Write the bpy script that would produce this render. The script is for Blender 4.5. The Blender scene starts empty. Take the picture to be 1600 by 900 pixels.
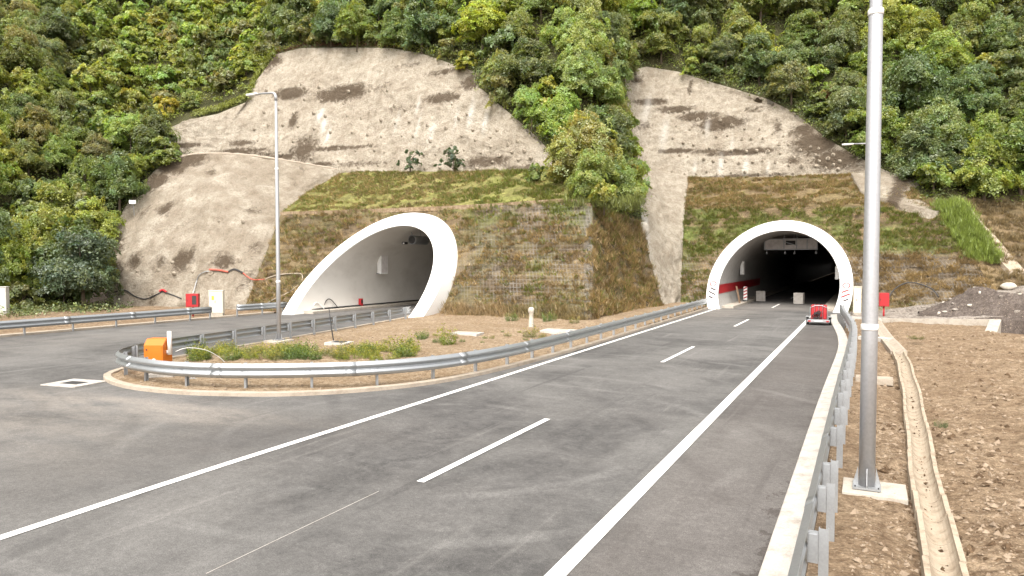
import bpy, bmesh, math, random
import numpy as np
from mathutils import Vector, Matrix, geometry

# ------------------------------------------------------------------ camera, sky, sun, exposure
F_PX, CAM_H, YAW, PITCH = 1100.0, 4.0, math.radians(26.7), math.atan(42 / 1100.0)
SUN_EL, SUN_AZ = math.radians(54), math.radians(172)      # azimuth clockwise from +Y
SUN_STRENGTH, SKY_STRENGTH, EXPOSURE = 0.75, 0.15, 1.72

scene = bpy.context.scene
col = scene.collection
cam_data = bpy.data.cameras.new('camera')
cam = bpy.data.objects.new('camera', cam_data)
col.objects.link(cam)
cam.location = (0, 0, CAM_H)
cam.rotation_euler = (math.pi / 2 - PITCH, 0, YAW)
cam_data.sensor_width = 36.0
cam_data.lens = 36.0 * F_PX / 1600.0
cam_data.clip_start = 0.1
cam_data.clip_end = 2000
scene.camera = cam

world = bpy.data.worlds.new('World')
scene.world = world
world.use_nodes = True
wn, wl = world.node_tree.nodes, world.node_tree.links
wn.clear()
w_out = wn.new('ShaderNodeOutputWorld')
w_bg = wn.new('ShaderNodeBackground')
w_hsv = wn.new('ShaderNodeHueSaturation')
w_sky = wn.new('ShaderNodeTexSky')
w_sky.sky_type = 'NISHITA'
w_sky.sun_disc = False
w_sky.sun_elevation = SUN_EL
w_sky.sun_rotation = SUN_AZ
w_sky.dust_density = 4.0
w_hsv.inputs['Saturation'].default_value = 0.12
w_bg.inputs['Strength'].default_value = SKY_STRENGTH
wl.new(w_sky.outputs[0], w_hsv.inputs['Color'])
w_tint = wn.new('ShaderNodeMix')                     # warm white cloud cover
w_tint.data_type = 'RGBA'; w_tint.blend_type = 'MULTIPLY'; w_tint.inputs['Factor'].default_value = 1.0
w_tint.inputs[7].default_value = (1.0, 0.978, 0.95, 1)
wl.new(w_hsv.outputs[0], w_tint.inputs[6])
wl.new(w_tint.outputs[2], w_bg.inputs['Color'])
wl.new(w_bg.outputs[0], w_out.inputs[0])

sun_data = bpy.data.lights.new('sun', 'SUN')
sun_data.energy = SUN_STRENGTH
sun_data.angle = math.radians(24)
sun_data.color = (1.0, 0.94, 0.84)
sun = bpy.data.objects.new('sun', sun_data)
col.objects.link(sun)
sd = Vector((math.sin(SUN_AZ) * math.cos(SUN_EL), math.cos(SUN_AZ) * math.cos(SUN_EL), math.sin(SUN_EL)))
sun.rotation_euler = sd.to_track_quat('Z', 'Y').to_euler()
sun.location = sd * 80

vs = scene.view_settings
vs.view_transform = 'Standard'
vs.look = 'None'
vs.exposure = EXPOSURE
vs.gamma = 1.0
vs.use_curve_mapping = False
scene.cycles.max_bounces = 8
scene.cycles.diffuse_bounces = 4
scene.cycles.transmission_bounces = 4
scene.cycles.use_denoising = True

# ------------------------------------------------------------------ survey helpers: a sight line from the camera met with a real plane
_f = np.array([-math.sin(YAW) * math.cos(PITCH), math.cos(YAW) * math.cos(PITCH), -math.sin(PITCH)])
_r = np.array([math.cos(YAW), math.sin(YAW), 0.0])
_u = np.cross(_r, _f)
CAM = np.array([0, 0, CAM_H])

def ray(px, py):
    return _f + _r * (px - 800) / F_PX + _u * (450 - py) / F_PX

def G(px, py, z=0.0):
    d = ray(px, py)
    return CAM + d * (z - CAM_H) / d[2]

def K(px, py, y0, k=0.0):
    """sight line met with the inclined plane Y = y0 + k z"""
    d = ray(px, py)
    return CAM + d * (y0 + k * CAM_H) / (d[1] - k * d[2])

def PR(P):
    d = np.asarray(P, float) - CAM
    k = d @ _f
    return 800 + F_PX * (d @ _r) / k, 450 - F_PX * (d @ _u) / k, k

# ------------------------------------------------------------------ noise
def _hash(i, j, k, seed):
    n = (i * 374761393 + j * 668265263 + k * 2147483647 + seed * 974711) & 0xFFFFFFFF
    n = ((n ^ (n >> 13)) * 1274126177) & 0xFFFFFFFF
    n = (n ^ (n >> 16)) & 0xFFFFFF
    return n / float(0xFFFFFF)

def vnoise(P, scale, seed=0):
    P = np.asarray(P, float) * scale
    I = np.floor(P).astype(np.int64)
    f = P - I
    f = f * f * (3 - 2 * f)
    out = 0
    for a in (0, 1):
        for b in (0, 1):
            for c in (0, 1):
                w = (f[..., 0] if a else 1 - f[..., 0]) * (f[..., 1] if b else 1 - f[..., 1]) * (f[..., 2] if c else 1 - f[..., 2])
                out = out + w * _hash(I[..., 0] + a, I[..., 1] + b, I[..., 2] + c, seed)
    return out

def fbm(P, scale, octaves=4, seed=0):
    s, a, tot = 0, 1.0, 0
    for o in range(octaves):
        s = s + a * vnoise(P, scale * 2 ** o, seed + o * 17)
        tot += a
        a *= 0.5
    return s / tot          # 0..1

def sstep(a, b, x):
    t = np.clip((x - a) / (b - a), 0, 1)
    return t * t * (3 - 2 * t)

# ------------------------------------------------------------------ mesh builders
class MB:
    def __init__(self):
        self.v, self.f, self.m, self.c = [], [], [], []
    def add(self, verts, faces, mi=0):
        o = len(self.v)
        self.v += [tuple(map(float, p)) for p in verts]
        for q in faces:
            self.f.append(tuple(i + o for i in q))
            self.m.append(mi)
    def box(self, c, s, rz=0.0, mi=0, rot=None, bevel=0.0):
        x, y, z = s[0] / 2, s[1] / 2, s[2] / 2
        R = rot if rot is not None else Matrix.Rotation(rz, 3, 'Z')
        if bevel > 0:
            bm = bmesh.new()
            bmesh.ops.create_cube(bm, size=1.0)
            for q in bm.verts:
                q.co = Vector((q.co.x * s[0], q.co.y * s[1], q.co.z * s[2]))
            bmesh.ops.bevel(bm, geom=list(bm.edges), offset=bevel, segments=2, affect='EDGES', profile=0.6)
            bm.verts.index_update()
            V = [R @ q.co + Vector(c) for q in bm.verts]
            Fs = [[q.index for q in fc.verts] for fc in bm.faces]
            bm.free()
            self.add(V, Fs, mi)
            return self
        V = [R @ Vector((a * x, b * y, d * z)) + Vector(c) for a in (-1, 1) for b in (-1, 1) for d in (-1, 1)]
        self.add(V, [(0, 1, 3, 2), (4, 6, 7, 5), (0, 4, 5, 1), (2, 3, 7, 6), (0, 2, 6, 4), (1, 5, 7, 3)], mi)
        return self
    def tube(self, pts, rad, n=8, mi=0, caps=True):
        pts = [Vector(p) for p in pts]
        rads = rad if hasattr(rad, '__len__') else [rad] * len(pts)
        V, Fs = [], []
        up = None
        for i, p in enumerate(pts):
            t = (pts[min(i + 1, len(pts) - 1)] - pts[max(i - 1, 0)]).normalized()
            if up is None:
                up = Vector((0, 0, 1)) if abs(t.z) < 0.9 else Vector((1, 0, 0))
            a = t.cross(up)
            if a.length < 1e-4:
                a = t.cross(Vector((0, 1, 0)))
            a.normalize()
            b = a.cross(t).normalized()
            up = b
            for k in range(n):
                q = 2 * math.pi * k / n
                V.append(p + (a * math.cos(q) + b * math.sin(q)) * rads[i])
        for i in range(len(pts) - 1):
            for k in range(n):
                k2 = (k + 1) % n
                Fs.append((i * n + k, i * n + k2, (i + 1) * n + k2, (i + 1) * n + k))
        if caps:
            Fs.append(tuple(range(n - 1, -1, -1)))
            Fs.append(tuple((len(pts) - 1) * n + k for k in range(n)))
        self.add(V, Fs, mi)
        return self
    def sweep(self, path, prof, mi=0, closed_prof=True, caps=True):
        """profile (offset to the right of travel, height) swept along a 3-D path"""
        path = [np.asarray(p, float) for p in path]
        V, Fs, n = [], [], len(prof)
        for i, p in enumerate(path):
            t = path[min(i + 1, len(path) - 1)] - path[max(i - 1, 0)]
            t = t[:2] / max(1e-9, np.linalg.norm(t[:2]))
            nx, ny = t[1], -t[0]
            for (o, h) in prof:
                V.append((p[0] + nx * o, p[1] + ny * o, p[2] + h))
        m = n if closed_prof else n - 1
        for i in range(len(path) - 1):
            for k in range(m):
                k2 = (k + 1) % n
                Fs.append((i * n + k, (i + 1) * n + k, (i + 1) * n + k2, i * n + k2))
        if caps and closed_prof:
            Fs.append(tuple(range(n)))
            Fs.append(tuple((len(path) - 1) * n + k for k in range(n - 1, -1, -1)))
        self.add(V, Fs, mi)
        return self
    def lathe(self, prof, c=(0, 0, 0), n=16, mi=0):
        """(radius, z) turned round the vertical"""
        V, Fs = [], []
        for (r, z) in prof:
            for k in range(n):
                q = 2 * math.pi * k / n
                V.append((c[0] + r * math.cos(q), c[1] + r * math.sin(q), c[2] + z))
        for i in range(len(prof) - 1):
            for k in range(n):
                k2 = (k + 1) % n
                Fs.append((i * n + k, i * n + k2, (i + 1) * n + k2, (i + 1) * n + k))
        Fs.append(tuple(range(n - 1, -1, -1)))
        Fs.append(tuple((len(prof) - 1) * n + k for k in range(n)))
        self.add(V, Fs, mi)
        return self
    def build(self, name, mats, parent=None, smooth=False, world=True):
        V = np.array(self.v, float)
        if parent is not None and world:
            V = V - np.array(parent.location)
        return mesh_obj(name, V, self.f, mats, parent, smooth, self.m)

def mesh_obj(name, V, Fs, mats, parent=None, smooth=False, mi=None, cols=None, attrs=None):
    me = bpy.data.meshes.new(name)
    me.from_pydata([tuple(p) for p in V], [], [tuple(q) for q in Fs])
    if not isinstance(mats, (list, tuple)):
        mats = [mats]
    for m in mats:
        me.materials.append(m)
    if mi is not None and len(mats) > 1:
        me.polygons.foreach_set('material_index', np.array(mi, np.int32))
    if smooth:
        me.polygons.foreach_set('use_smooth', np.ones(len(me.polygons), bool))
    if cols is not None:
        a = me.color_attributes.new('Col', 'FLOAT_COLOR', 'POINT')
        c = np.ones((len(V), 4), np.float32)
        c[:, :3] = cols
        a.data.foreach_set('color', c.ravel())
    for k, arr in (attrs or {}).items():
        a = me.attributes.new(k, 'FLOAT', 'POINT')
        a.data.foreach_set('value', np.asarray(arr, np.float32))
    me.validate()
    o = bpy.data.objects.new(name, me)
    col.objects.link(o)
    if parent is not None:
        o.parent = parent
    return o

def quads_obj(name, V, mats, cols=None, parent=None, tri=False):
    """fast: V is (n,4,3) or (n,3,3) free faces, cols is (n,3)"""
    V = np.asarray(V, np.float32)
    n, k = V.shape[0], V.shape[1]
    me = bpy.data.meshes.new(name)
    me.vertices.add(n * k)
    me.vertices.foreach_set('co', V.reshape(-1))
    me.loops.add(n * k)
    me.loops.foreach_set('vertex_index', np.arange(n * k, dtype=np.int32))
    me.polygons.add(n)
    me.polygons.foreach_set('loop_start', np.arange(0, n * k, k, dtype=np.int32))
    if cols is not None:
        a = me.color_attributes.new('Col', 'FLOAT_COLOR', 'POINT')
        c = np.ones((n, k, 4), np.float32)
        c[:, :, :3] = np.asarray(cols)[:, None, :]
        a.data.foreach_set('color', c.ravel())
    me.update(calc_edges=True)
    for m in (mats if isinstance(mats, (list, tuple)) else [mats]):
        me.materials.append(m)
    o = bpy.data.objects.new(name, me)
    col.objects.link(o)
    if parent is not None:
        o.parent = parent
    return o

def tag(o, label, cat, group=None, kind=None):
    o['label'] = label
    o["category"] = cat
    o["kind"] = kind or "thing"
    if group:
        o['group'] = group
    return o

def structure(o, label=None):
    o['kind'] = 'structure'
    if label:
        o['label'] = label
    return o

def thing(name, label, cat, loc=(0, 0, 0), rz=0.0, group=None):
    o = bpy.data.objects.new(name, None)
    o.empty_display_size = 0.2
    col.objects.link(o)
    o.location = loc
    o.rotation_euler = (0, 0, rz)
    return tag(o, label, cat, group)

def link_copy(src, parent, loc=None, rot=None):
    c = src.copy()
    col.objects.link(c)
    c.parent = parent
    if loc is not None:
        c.location = loc
    if rot is not None:
        c.rotation_euler = rot
    return c

def copy_tree(o, parent=None):
    c = o.copy()
    col.objects.link(c)
    c.parent = parent
    for ch in [q for q in o.children]:
        copy_tree(ch, c)
    return c

# ------------------------------------------------------------------ materials
class NT:
    def __init__(self, name):
        self.mat = bpy.data.materials.new(name)
        self.mat.use_nodes = True
        self.n, self.l = self.mat.node_tree.nodes, self.mat.node_tree.links
        self.n.clear()
        self.out = self.n.new('ShaderNodeOutputMaterial')
        self.b = self.n.new('ShaderNodeBsdfPrincipled')
        self.l.new(self.b.outputs[0], self.out.inputs[0])
        self._pos = None
    def set(self, sock, v):
        if hasattr(v, 'is_output') or isinstance(v, bpy.types.NodeSocket):
            self.l.new(v, sock)
        elif isinstance(v, (tuple, list)) and len(v) == 3 and sock.type == 'RGBA':
            sock.default_value = (*v, 1)
        else:
            sock.default_value = v
    def pos(self):
        if self._pos is None:
            self._pos = self.n.new('ShaderNodeNewGeometry').outputs['Position']
        return self._pos
    def objco(self):
        return self.n.new('ShaderNodeTexCoord').outputs['Object']
    def mapv(self, vec, scale=(1, 1, 1), rot=(0, 0, 0), loc=(0, 0, 0)):
        m = self.n.new('ShaderNodeMapping')
        self.l.new(vec, m.inputs[0])
        m.inputs['Scale'].default_value = scale
        m.inputs['Rotation'].default_value = rot
        m.inputs['Location'].default_value = loc
        return m.outputs[0]
    def noise(self, scale, detail=5, rough=0.55, vec=None, dist=0.0):
        t = self.n.new('ShaderNodeTexNoise')
        t.inputs['Scale'].default_value = scale
        t.inputs['Detail'].default_value = detail
        t.inputs['Roughness'].default_value = rough
        t.inputs['Distortion'].default_value = dist
        self.l.new(vec if vec is not None else self.pos(), t.inputs['Vector'])
        return t.outputs['Fac']
    def voro(self, scale, vec=None, feature='F1'):
        t = self.n.new('ShaderNodeTexVoronoi')
        t.feature = feature
        t.inputs['Scale'].default_value = scale
        self.l.new(vec if vec is not None else self.pos(), t.inputs['Vector'])
        return t.outputs['Distance']
    def ramp(self, fac, stops):
        r = self.n.new('ShaderNodeValToRGB')
        e = r.color_ramp.elements
        while len(e) < len(stops):
            e.new(0.5)
        for el, (p, c) in zip(e, stops):
            el.position = p
            el.color = (*c, 1) if isinstance(c, (tuple, list)) else (c, c, c, 1)
        self.l.new(fac, r.inputs[0])
        return r.outputs[0]
    def mix(self, fac, a, b, mode='MIX'):
        m = self.n.new('ShaderNodeMix')
        m.data_type = 'RGBA'
        m.blend_type = mode
        self.set(m.inputs['Factor'], fac)
        self.set(m.inputs[6], a)
        self.set(m.inputs[7], b)
        return m.outputs[2]
    def math(self, op, a, b=0.0, clamp=False):
        m = self.n.new('ShaderNodeMath')
        m.operation = op
        m.use_clamp = clamp
        self.set(m.inputs[0], a)
        self.set(m.inputs[1], b)
        return m.outputs[0]
    def attr(self, name, fac=False):
        a = self.n.new('ShaderNodeAttribute')
        a.attribute_name = name
        return a.outputs['Fac' if fac else 'Color']
    def bump(self, h, strength=0.5, dist=0.05):
        b = self.n.new('ShaderNodeBump')
        b.inputs['Strength'].default_value = strength
        b.inputs['Distance'].default_value = dist
        self.l.new(h, b.inputs['Height'])
        self.l.new(b.outputs[0], self.b.inputs['Normal'])
    def done(self, color, rough=0.85, metal=0.0, spec=0.3):
        self.set(self.b.inputs['Base Color'], color)
        self.set(self.b.inputs['Roughness'], rough)
        self.set(self.b.inputs['Metallic'], metal)
        self.b.inputs['Specular IOR Level'].default_value = spec
        return self.mat

def paint(name, c, rough=0.5, dirt=0.25, metal=0.0, spec=0.4, dirtcol=(0.16, 0.13, 0.1), scale=3.0):
    t = NT(name)
    co = t.objco()
    n = t.ramp(t.noise(scale, 6, 0.65, co), [(0.42, 0.0), (0.75, 1.0)])
    c2 = t.mix(t.math('MULTIPLY', n, dirt), c, dirtcol)
    fine = t.noise(scale * 14, 3, 0.6, co)
    c3 = t.mix(0.18, c2, fine, 'OVERLAY')
    t.bump(fine, 0.08, 0.01)
    return t.done(c3, rough, metal, spec)

M = {}
def mat_asphalt():
    t = NT('asphalt')
    p = t.pos()
    along = t.noise(0.9, 5, 0.6, t.mapv(p, (0.9, 0.07, 1)))
    curved = t.noise(0.6, 5, 0.6, t.mapv(p, (0.14, 0.9, 1), rot=(0, 0, 0.45)), 0.6)
    dust = t.ramp(t.noise(0.13, 6, 0.62, p, 0.8), [(0.40, 0.0), (0.64, 1.0)])
    agg = t.noise(55, 2, 0.7)
    mid = t.noise(4.5, 5, 0.7)
    base = t.mix(t.ramp(along, [(0.35, 0.0), (0.68, 1.0)]), (0.041, 0.0393, 0.0382), (0.071, 0.0678, 0.0648))
    base = t.mix(t.math('MULTIPLY', t.ramp(curved, [(0.48, 0.0), (0.74, 1.0)]), 0.36), base, (0.14, 0.132, 0.123))
    base = t.mix(t.math('MULTIPLY', dust, 0.5), base, (0.18, 0.172, 0.162))
    mott = t.ramp(t.noise(0.55, 9, 0.74, p, 1.2), [(0.44, 0.0), (0.62, 1.0)])
    base = t.mix(t.math('MULTIPLY', mott, 0.2), base, (0.18, 0.174, 0.166))
    m3 = t.ramp(t.noise(2.6, 8, 0.8, p, 0.6), [(0.46, 0.0), (0.66, 1.0)])
    base = t.mix(t.math('MULTIPLY', m3, 0.30), base, (0.165, 0.158, 0.150))
    for i, (sc_, ctr) in enumerate(((1.0, (9.0, -14.0, 0)), (0.8, (26.0, -2.0, 0)))):
        w = t.n.new('ShaderNodeTexWave'); w.wave_type = 'RINGS'; w.rings_direction = 'Z'
        w.inputs['Scale'].default_value = 0.16 * sc_; w.inputs['Distortion'].default_value = 1.6; w.inputs['Detail'].default_value = 3; w.inputs['Detail Scale'].default_value = 0.6
        t.l.new(t.mapv(p, (1, 1, 1), loc=ctr), w.inputs['Vector'])
        k_ = t.math('MULTIPLY', t.ramp(w.outputs['Fac'], [(0.90, 0.0), (0.99, 1.0)]), t.ramp(t.noise(0.3 + .1 * i, 4, 0.6, p), [(0.46, 0.0), (0.6, 1.0)]))
        base = t.mix(t.math('MULTIPLY', k_, 0.32), base, (0.19, 0.183, 0.174) if i == 0 else (0.035, 0.033, 0.032))
    # thin pale scuffs left by tyres
    sc = t.noise(2.2, 4, 0.6, t.mapv(p, (1.0, 0.05, 1), rot=(0, 0, 0.12)))
    base = t.mix(t.math('MULTIPLY', t.ramp(sc, [(0.62, 0.0), (0.74, 1.0)]), 0.30), base, (0.24, 0.228, 0.213))
    sk = t.noise(1.7, 4, 0.6, t.mapv(p, (1.2, 0.06, 1), rot=(0, 0, -0.3), loc=(3, 7, 0)))
    base = t.mix(t.math('MULTIPLY', t.ramp(sk, [(0.62, 0.0), (0.72, 1.0)]), 0.45), base, (0.040, 0.038, 0.037))
    # attribute: the dusty apron and the newer dark shoulder
    base = t.mix(t.math('MULTIPLY', t.attr('dust', True), t.ramp(t.noise(0.8, 6, 0.7, t.mapv(p, (0.5, 1.4, 1), rot=(0, 0, 0.7))), [(0.32, 0.0), (0.62, 1.0)])), base, (0.215, 0.192, 0.168))
    base = t.mix(t.math('MULTIPLY', t.attr('dark', True), 0.55), base, (0.050, 0.045, 0.042))
    wet = t.ramp(t.math('ADD', t.attr('wet', True), t.math('MULTIPLY', t.math('SUBTRACT', t.noise(3.2, 5, 0.7, t.mapv(p, (1, .6, 1))), 0.5), 1.6)), [(0.55, 0.0), (0.62, 1.0)])
    base = t.mix(t.math('MULTIPLY', wet, 0.75), base, (0.028, 0.024, 0.022))
    base = t.mix(t.math('MULTIPLY', t.attr('brown', True), 0.35), base, (0.115, 0.094, 0.082))
    base = t.mix(0.34, base, t.ramp(t.noise(13, 5, 0.8), [(0.3, 0.1), (0.7, 0.9)]), 'OVERLAY')
    base = t.mix(0.22, base, t.ramp(mid, [(0.25, 0.15), (0.8, 0.85)]), 'OVERLAY')
    base = t.mix(0.42, base, t.ramp(agg, [(0.3, 0.05), (0.7, 0.95)]), 'OVERLAY')
    spk = t.ramp(t.noise(21, 2, 0.5), [(0.70, 0.0), (0.74, 1.0)])
    base = t.mix(t.math('MULTIPLY', spk, 0.5), base, (0.24, 0.22, 0.20))
    t.bump(agg, 0.35, 0.006)
    return t.done(base, 0.82, 0, 0.35)
M['asphalt'] = mat_asphalt()

def mat_line():
    t = NT('road_paint')
    w = t.ramp(t.noise(7, 8, 0.8), [(0.34, 0.0), (0.52, 1.0)])
    w2 = t.noise(0.8, 4, 0.6)
    c = t.mix(w, (0.42, 0.40, 0.37), t.mix(w2, (0.72, 0.70, 0.66), (0.82, 0.81, 0.78)))
    return t.done(c, 0.6, 0, 0.3)
M['line'] = mat_line()

def mat_concrete(name, a, b, dirt=(0.16, 0.12, 0.085), amount=0.6, sc=1.0):
    t = NT(name)
    c = t.mix(t.noise(1.6 * sc, 6, 0.65), a, b)
    c = t.mix(t.math('MULTIPLY', t.ramp(t.noise(2.7 * sc, 7, 0.7), [(0.48, 0.0), (0.74, 1.0)]), amount), c, dirt)
    fine = t.noise(38 * sc, 4, 0.7)
    c = t.mix(0.3, c, t.ramp(fine, [(0.25, 0.2), (0.75, 0.8)]), 'OVERLAY')
    t.bump(fine, 0.25, 0.01)
    return t.done(c, 0.85, 0, 0.25)
M['concrete'] = mat_concrete('concrete', (0.34, 0.30, 0.25), (0.46, 0.42, 0.36))
M['kerb'] = mat_concrete('kerb_concrete', (0.36, 0.335, 0.30), (0.50, 0.47, 0.43), amount=0.6)
M['kerb_tan'] = mat_concrete('dusty_kerb', (0.28, 0.235, 0.18), (0.42, 0.36, 0.295), amount=0.6)
M['channel'] = mat_concrete('channel_concrete', (0.29, 0.23, 0.165), (0.42, 0.36, 0.28), (0.15, 0.10, 0.06), 0.85, 1.5)

def mat_shotcrete(name, dimple_shade=0.0):
    t = NT(name)
    p = t.pos()
    big = t.noise(0.22, 6, 0.6, p, 0.5)
    c = t.mix(t.ramp(big, [(0.3, 0.0), (0.7, 1.0)]), (0.43, 0.372, 0.297), (0.54, 0.482, 0.395))
    blot = t.noise(0.85, 6, 0.62, p, 0.3)
    c = t.mix(t.math('MULTIPLY', t.ramp(blot, [(0.42, 0.0), (0.64, 1.0)]), 0.6), c, (0.31, 0.26, 0.195))
    b2 = t.noise(2.1, 8, 0.78, t.mapv(p, (1, 1, 0.75)), 0.5)
    c = t.mix(t.math('MULTIPLY', t.ramp(b2, [(0.50, 0.0), (0.64, 1.0)]), 0.5), c, (0.21, 0.166, 0.118))
    c = t.mix(t.math('MULTIPLY', t.ramp(b2, [(0.34, 1.0), (0.44, 0.0)]), 0.4), c, (0.54, 0.48, 0.395))
    drip = t.noise(1.0, 5, 0.6, t.mapv(p, (1.3, 0.6, 0.16)))
    c = t.mix(t.math('MULTIPLY', t.ramp(drip, [(0.54, 0.0), (0.72, 1.0)]), 0.45), c, (0.25, 0.20, 0.145))
    if dimple_shade:  # curved shadows of the dimples painted into the colour as soft dark rims
        vz = t.n.new('ShaderNodeTexVoronoi')
        vz.feature = 'SMOOTH_F1'
        vz.inputs['Scale'].default_value = 0.50
        vz.inputs['Smoothness'].default_value = 0.25
        dvec = t.n.new('ShaderNodeMix'); dvec.data_type = 'VECTOR'
        dvec.inputs[0].default_value = 0.25
        nc = t.n.new('ShaderNodeTexNoise'); nc.inputs['Scale'].default_value = 0.8; nc.inputs['Detail'].default_value = 3
        t.l.new(p, nc.inputs['Vector'])
        add = t.n.new('ShaderNodeVectorMath'); add.operation = 'ADD'
        sc = t.n.new('ShaderNodeVectorMath'); sc.operation = 'SCALE'; sc.inputs[3].default_value = 1.8
        t.l.new(nc.outputs['Color'], sc.inputs[0]); t.l.new(sc.outputs[0], add.inputs[0]); t.l.new(p, add.inputs[1])
        t.l.new(add.outputs[0], vz.inputs['Vector'])
        c = t.mix(t.math('MULTIPLY', t.ramp(vz.outputs['Distance'], [(0.22, 0.0), (0.75, 1.0)]), dimple_shade), c, (0.25, 0.20, 0.145))
    st = t.attr('stain', True)
    rag = t.noise(1.3, 9, 0.8, p, 0.9)
    f = t.math('ADD', st, t.math('MULTIPLY', t.math('SUBTRACT', rag, 0.5), 1.9))
    f = t.ramp(f, [(0.40, 0.0), (0.72, 1.0)])
    c = t.mix(t.math('MULTIPLY', f, 0.92), c, (0.095, 0.069, 0.046))
    pl = t.attr('pale', True)
    c = t.mix(t.math('MULTIPLY', pl, 0.95), c, (0.72, 0.69, 0.63))
    crack = t.voro(0.34, t.mapv(p, (1, 1, 0.7)), 'DISTANCE_TO_EDGE')
    ck = t.math('MULTIPLY', t.ramp(crack, [(0.0, 1.0), (0.012, 0.0)]), t.ramp(t.noise(0.35, 3, 0.6), [(0.55, 0.0), (0.66, 1.0)]))
    c = t.mix(t.math('MULTIPLY', ck, 0.5), c, (0.09, 0.068, 0.05))
    c = t.mix(t.ramp(t.noise(3.2, 6, 0.75), [(0.56, 0.0), (0.72, 0.7)]), c, (0.20, 0.155, 0.106))
    fine = t.noise(7, 6, 0.72)
    grain = t.noise(26, 3, 0.7)
    c = t.mix(0.34, c, t.ramp(fine, [(0.28, 0.15), (0.72, 0.85)]), 'OVERLAY')
    t.bump(t.math('ADD', t.math('MULTIPLY', blot, 1.2), t.math('ADD', fine, t.math('MULTIPLY', grain, 0.4))), 1.0, 0.3)
    return t.done(c, 0.92, 0, 0.15)
M['shotcrete'] = mat_shotcrete('shotcrete')
M['shotcrete_slab'] = mat_shotcrete('smooth_shotcrete', 0.55)

def mat_mesh_soil():
    """grassed reinforced-soil face: vertex colour ground under a galvanised wire grid"""
    t = NT('reinforced_soil')
    p = t.pos()
    c = t.attr('Col')
    m1, m2 = t.noise(2.2, 7, 0.75), t.noise(11, 5, 0.75)
    c = t.mix(0.75, c, t.ramp(m1, [(0.28, 0.08), (0.72, 0.92)]), 'OVERLAY')
    c = t.mix(0.55, c, t.ramp(m2, [(0.3, 0.1), (0.7, 0.9)]), 'OVERLAY')
    sep = t.n.new('ShaderNodeSeparateXYZ')
    t.l.new(p, sep.inputs[0])
    def lines(src, per, w):
        fr = t.math('FRACT', t.math('MULTIPLY', src, 1.0 / per))
        return t.math('LESS_THAN', t.math('ABSOLUTE', t.math('SUBTRACT', fr, 0.5)), w)
    hor = t.math('ADD', sep.outputs[0], t.math('MULTIPLY', sep.outputs[1], 0.6))
    gl = t.math('MAXIMUM', lines(hor, 0.26, 0.13), lines(sep.outputs[2], 0.26, 0.09))
    gate = t.math('MULTIPLY', gl, t.math('MULTIPLY', t.attr('wire', True), t.ramp(t.noise(0.7, 5, 0.7), [(0.38, 0.15), (0.62, 1.0)])))
    c = t.mix(t.math('MULTIPLY', gate, 0.6), c, (0.235, 0.22, 0.20))
    t.bump(t.math('ADD', m1, t.math('MULTIPLY', m2, 0.5)), 0.9, 0.2)
    return t.done(c, 0.95, 0, 0.1)
M['soilface'] = mat_mesh_soil()

def mat_soil(name, a, b, d, clods=1.0, attr=False):
    t = NT(name)
    c = t.mix(t.ramp(t.noise(0.5, 6, 0.65), [(0.35, 0.0), (0.65, 1.0)]), a, b)
    c = t.mix(t.ramp(t.noise(5.5, 6, 0.72), [(0.40, 0.0), (0.62, 0.85)]), c, d)
    c = t.mix(t.ramp(t.noise(1.6, 6, 0.7), [(0.50, 0.0), (0.70, 0.6)]), c, d)
    v = t.voro(16)
    n3 = t.noise(24, 5, 0.75)
    c = t.mix(t.ramp(t.noise(17, 3, 0.6), [(0.62, 0.0), (0.70, 0.85)]), c, (0.46, 0.37, 0.27))
    c = t.mix(0.6, c, t.ramp(n3, [(0.28, 0.1), (0.72, 0.9)]), 'OVERLAY')
    if attr:
        gcol = t.mix(0.6, t.mix(0.6, t.attr('Col'), t.ramp(t.noise(2.4, 7, 0.75), [(0.3, 0.1), (0.7, 0.9)]), 'OVERLAY'), t.ramp(t.noise(9, 5, 0.75), [(0.3, 0.1), (0.7, 0.9)]), 'OVERLAY')
        c = t.mix(t.attr('green', True), c, gcol)
    t.bump(t.math('ADD', t.math('MULTIPLY', v, -0.6), n3), 0.9 * clods, 0.05)
    return t.done(c, 0.95, 0, 0.1)
M['verge'] = mat_soil('brown_earth', (0.225, 0.158, 0.100), (0.34, 0.255, 0.17), (0.110, 0.071, 0.043))
M['island'] = mat_soil('island_earth', (0.26, 0.19, 0.12), (0.36, 0.285, 0.20), (0.16, 0.105, 0.06))
M['forest'] = mat_soil('forest_floor', (0.030, 0.026, 0.014), (0.05, 0.042, 0.022), (0.016, 0.014, 0.008))
M['gravel'] = mat_soil('grey_gravel', (0.27, 0.235, 0.20), (0.36, 0.325, 0.285), (0.15, 0.125, 0.105))
M['heap'] = mat_soil('dark_gravel', (0.115, 0.092, 0.078), (0.165, 0.138, 0.12), (0.06, 0.048, 0.042))

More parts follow.
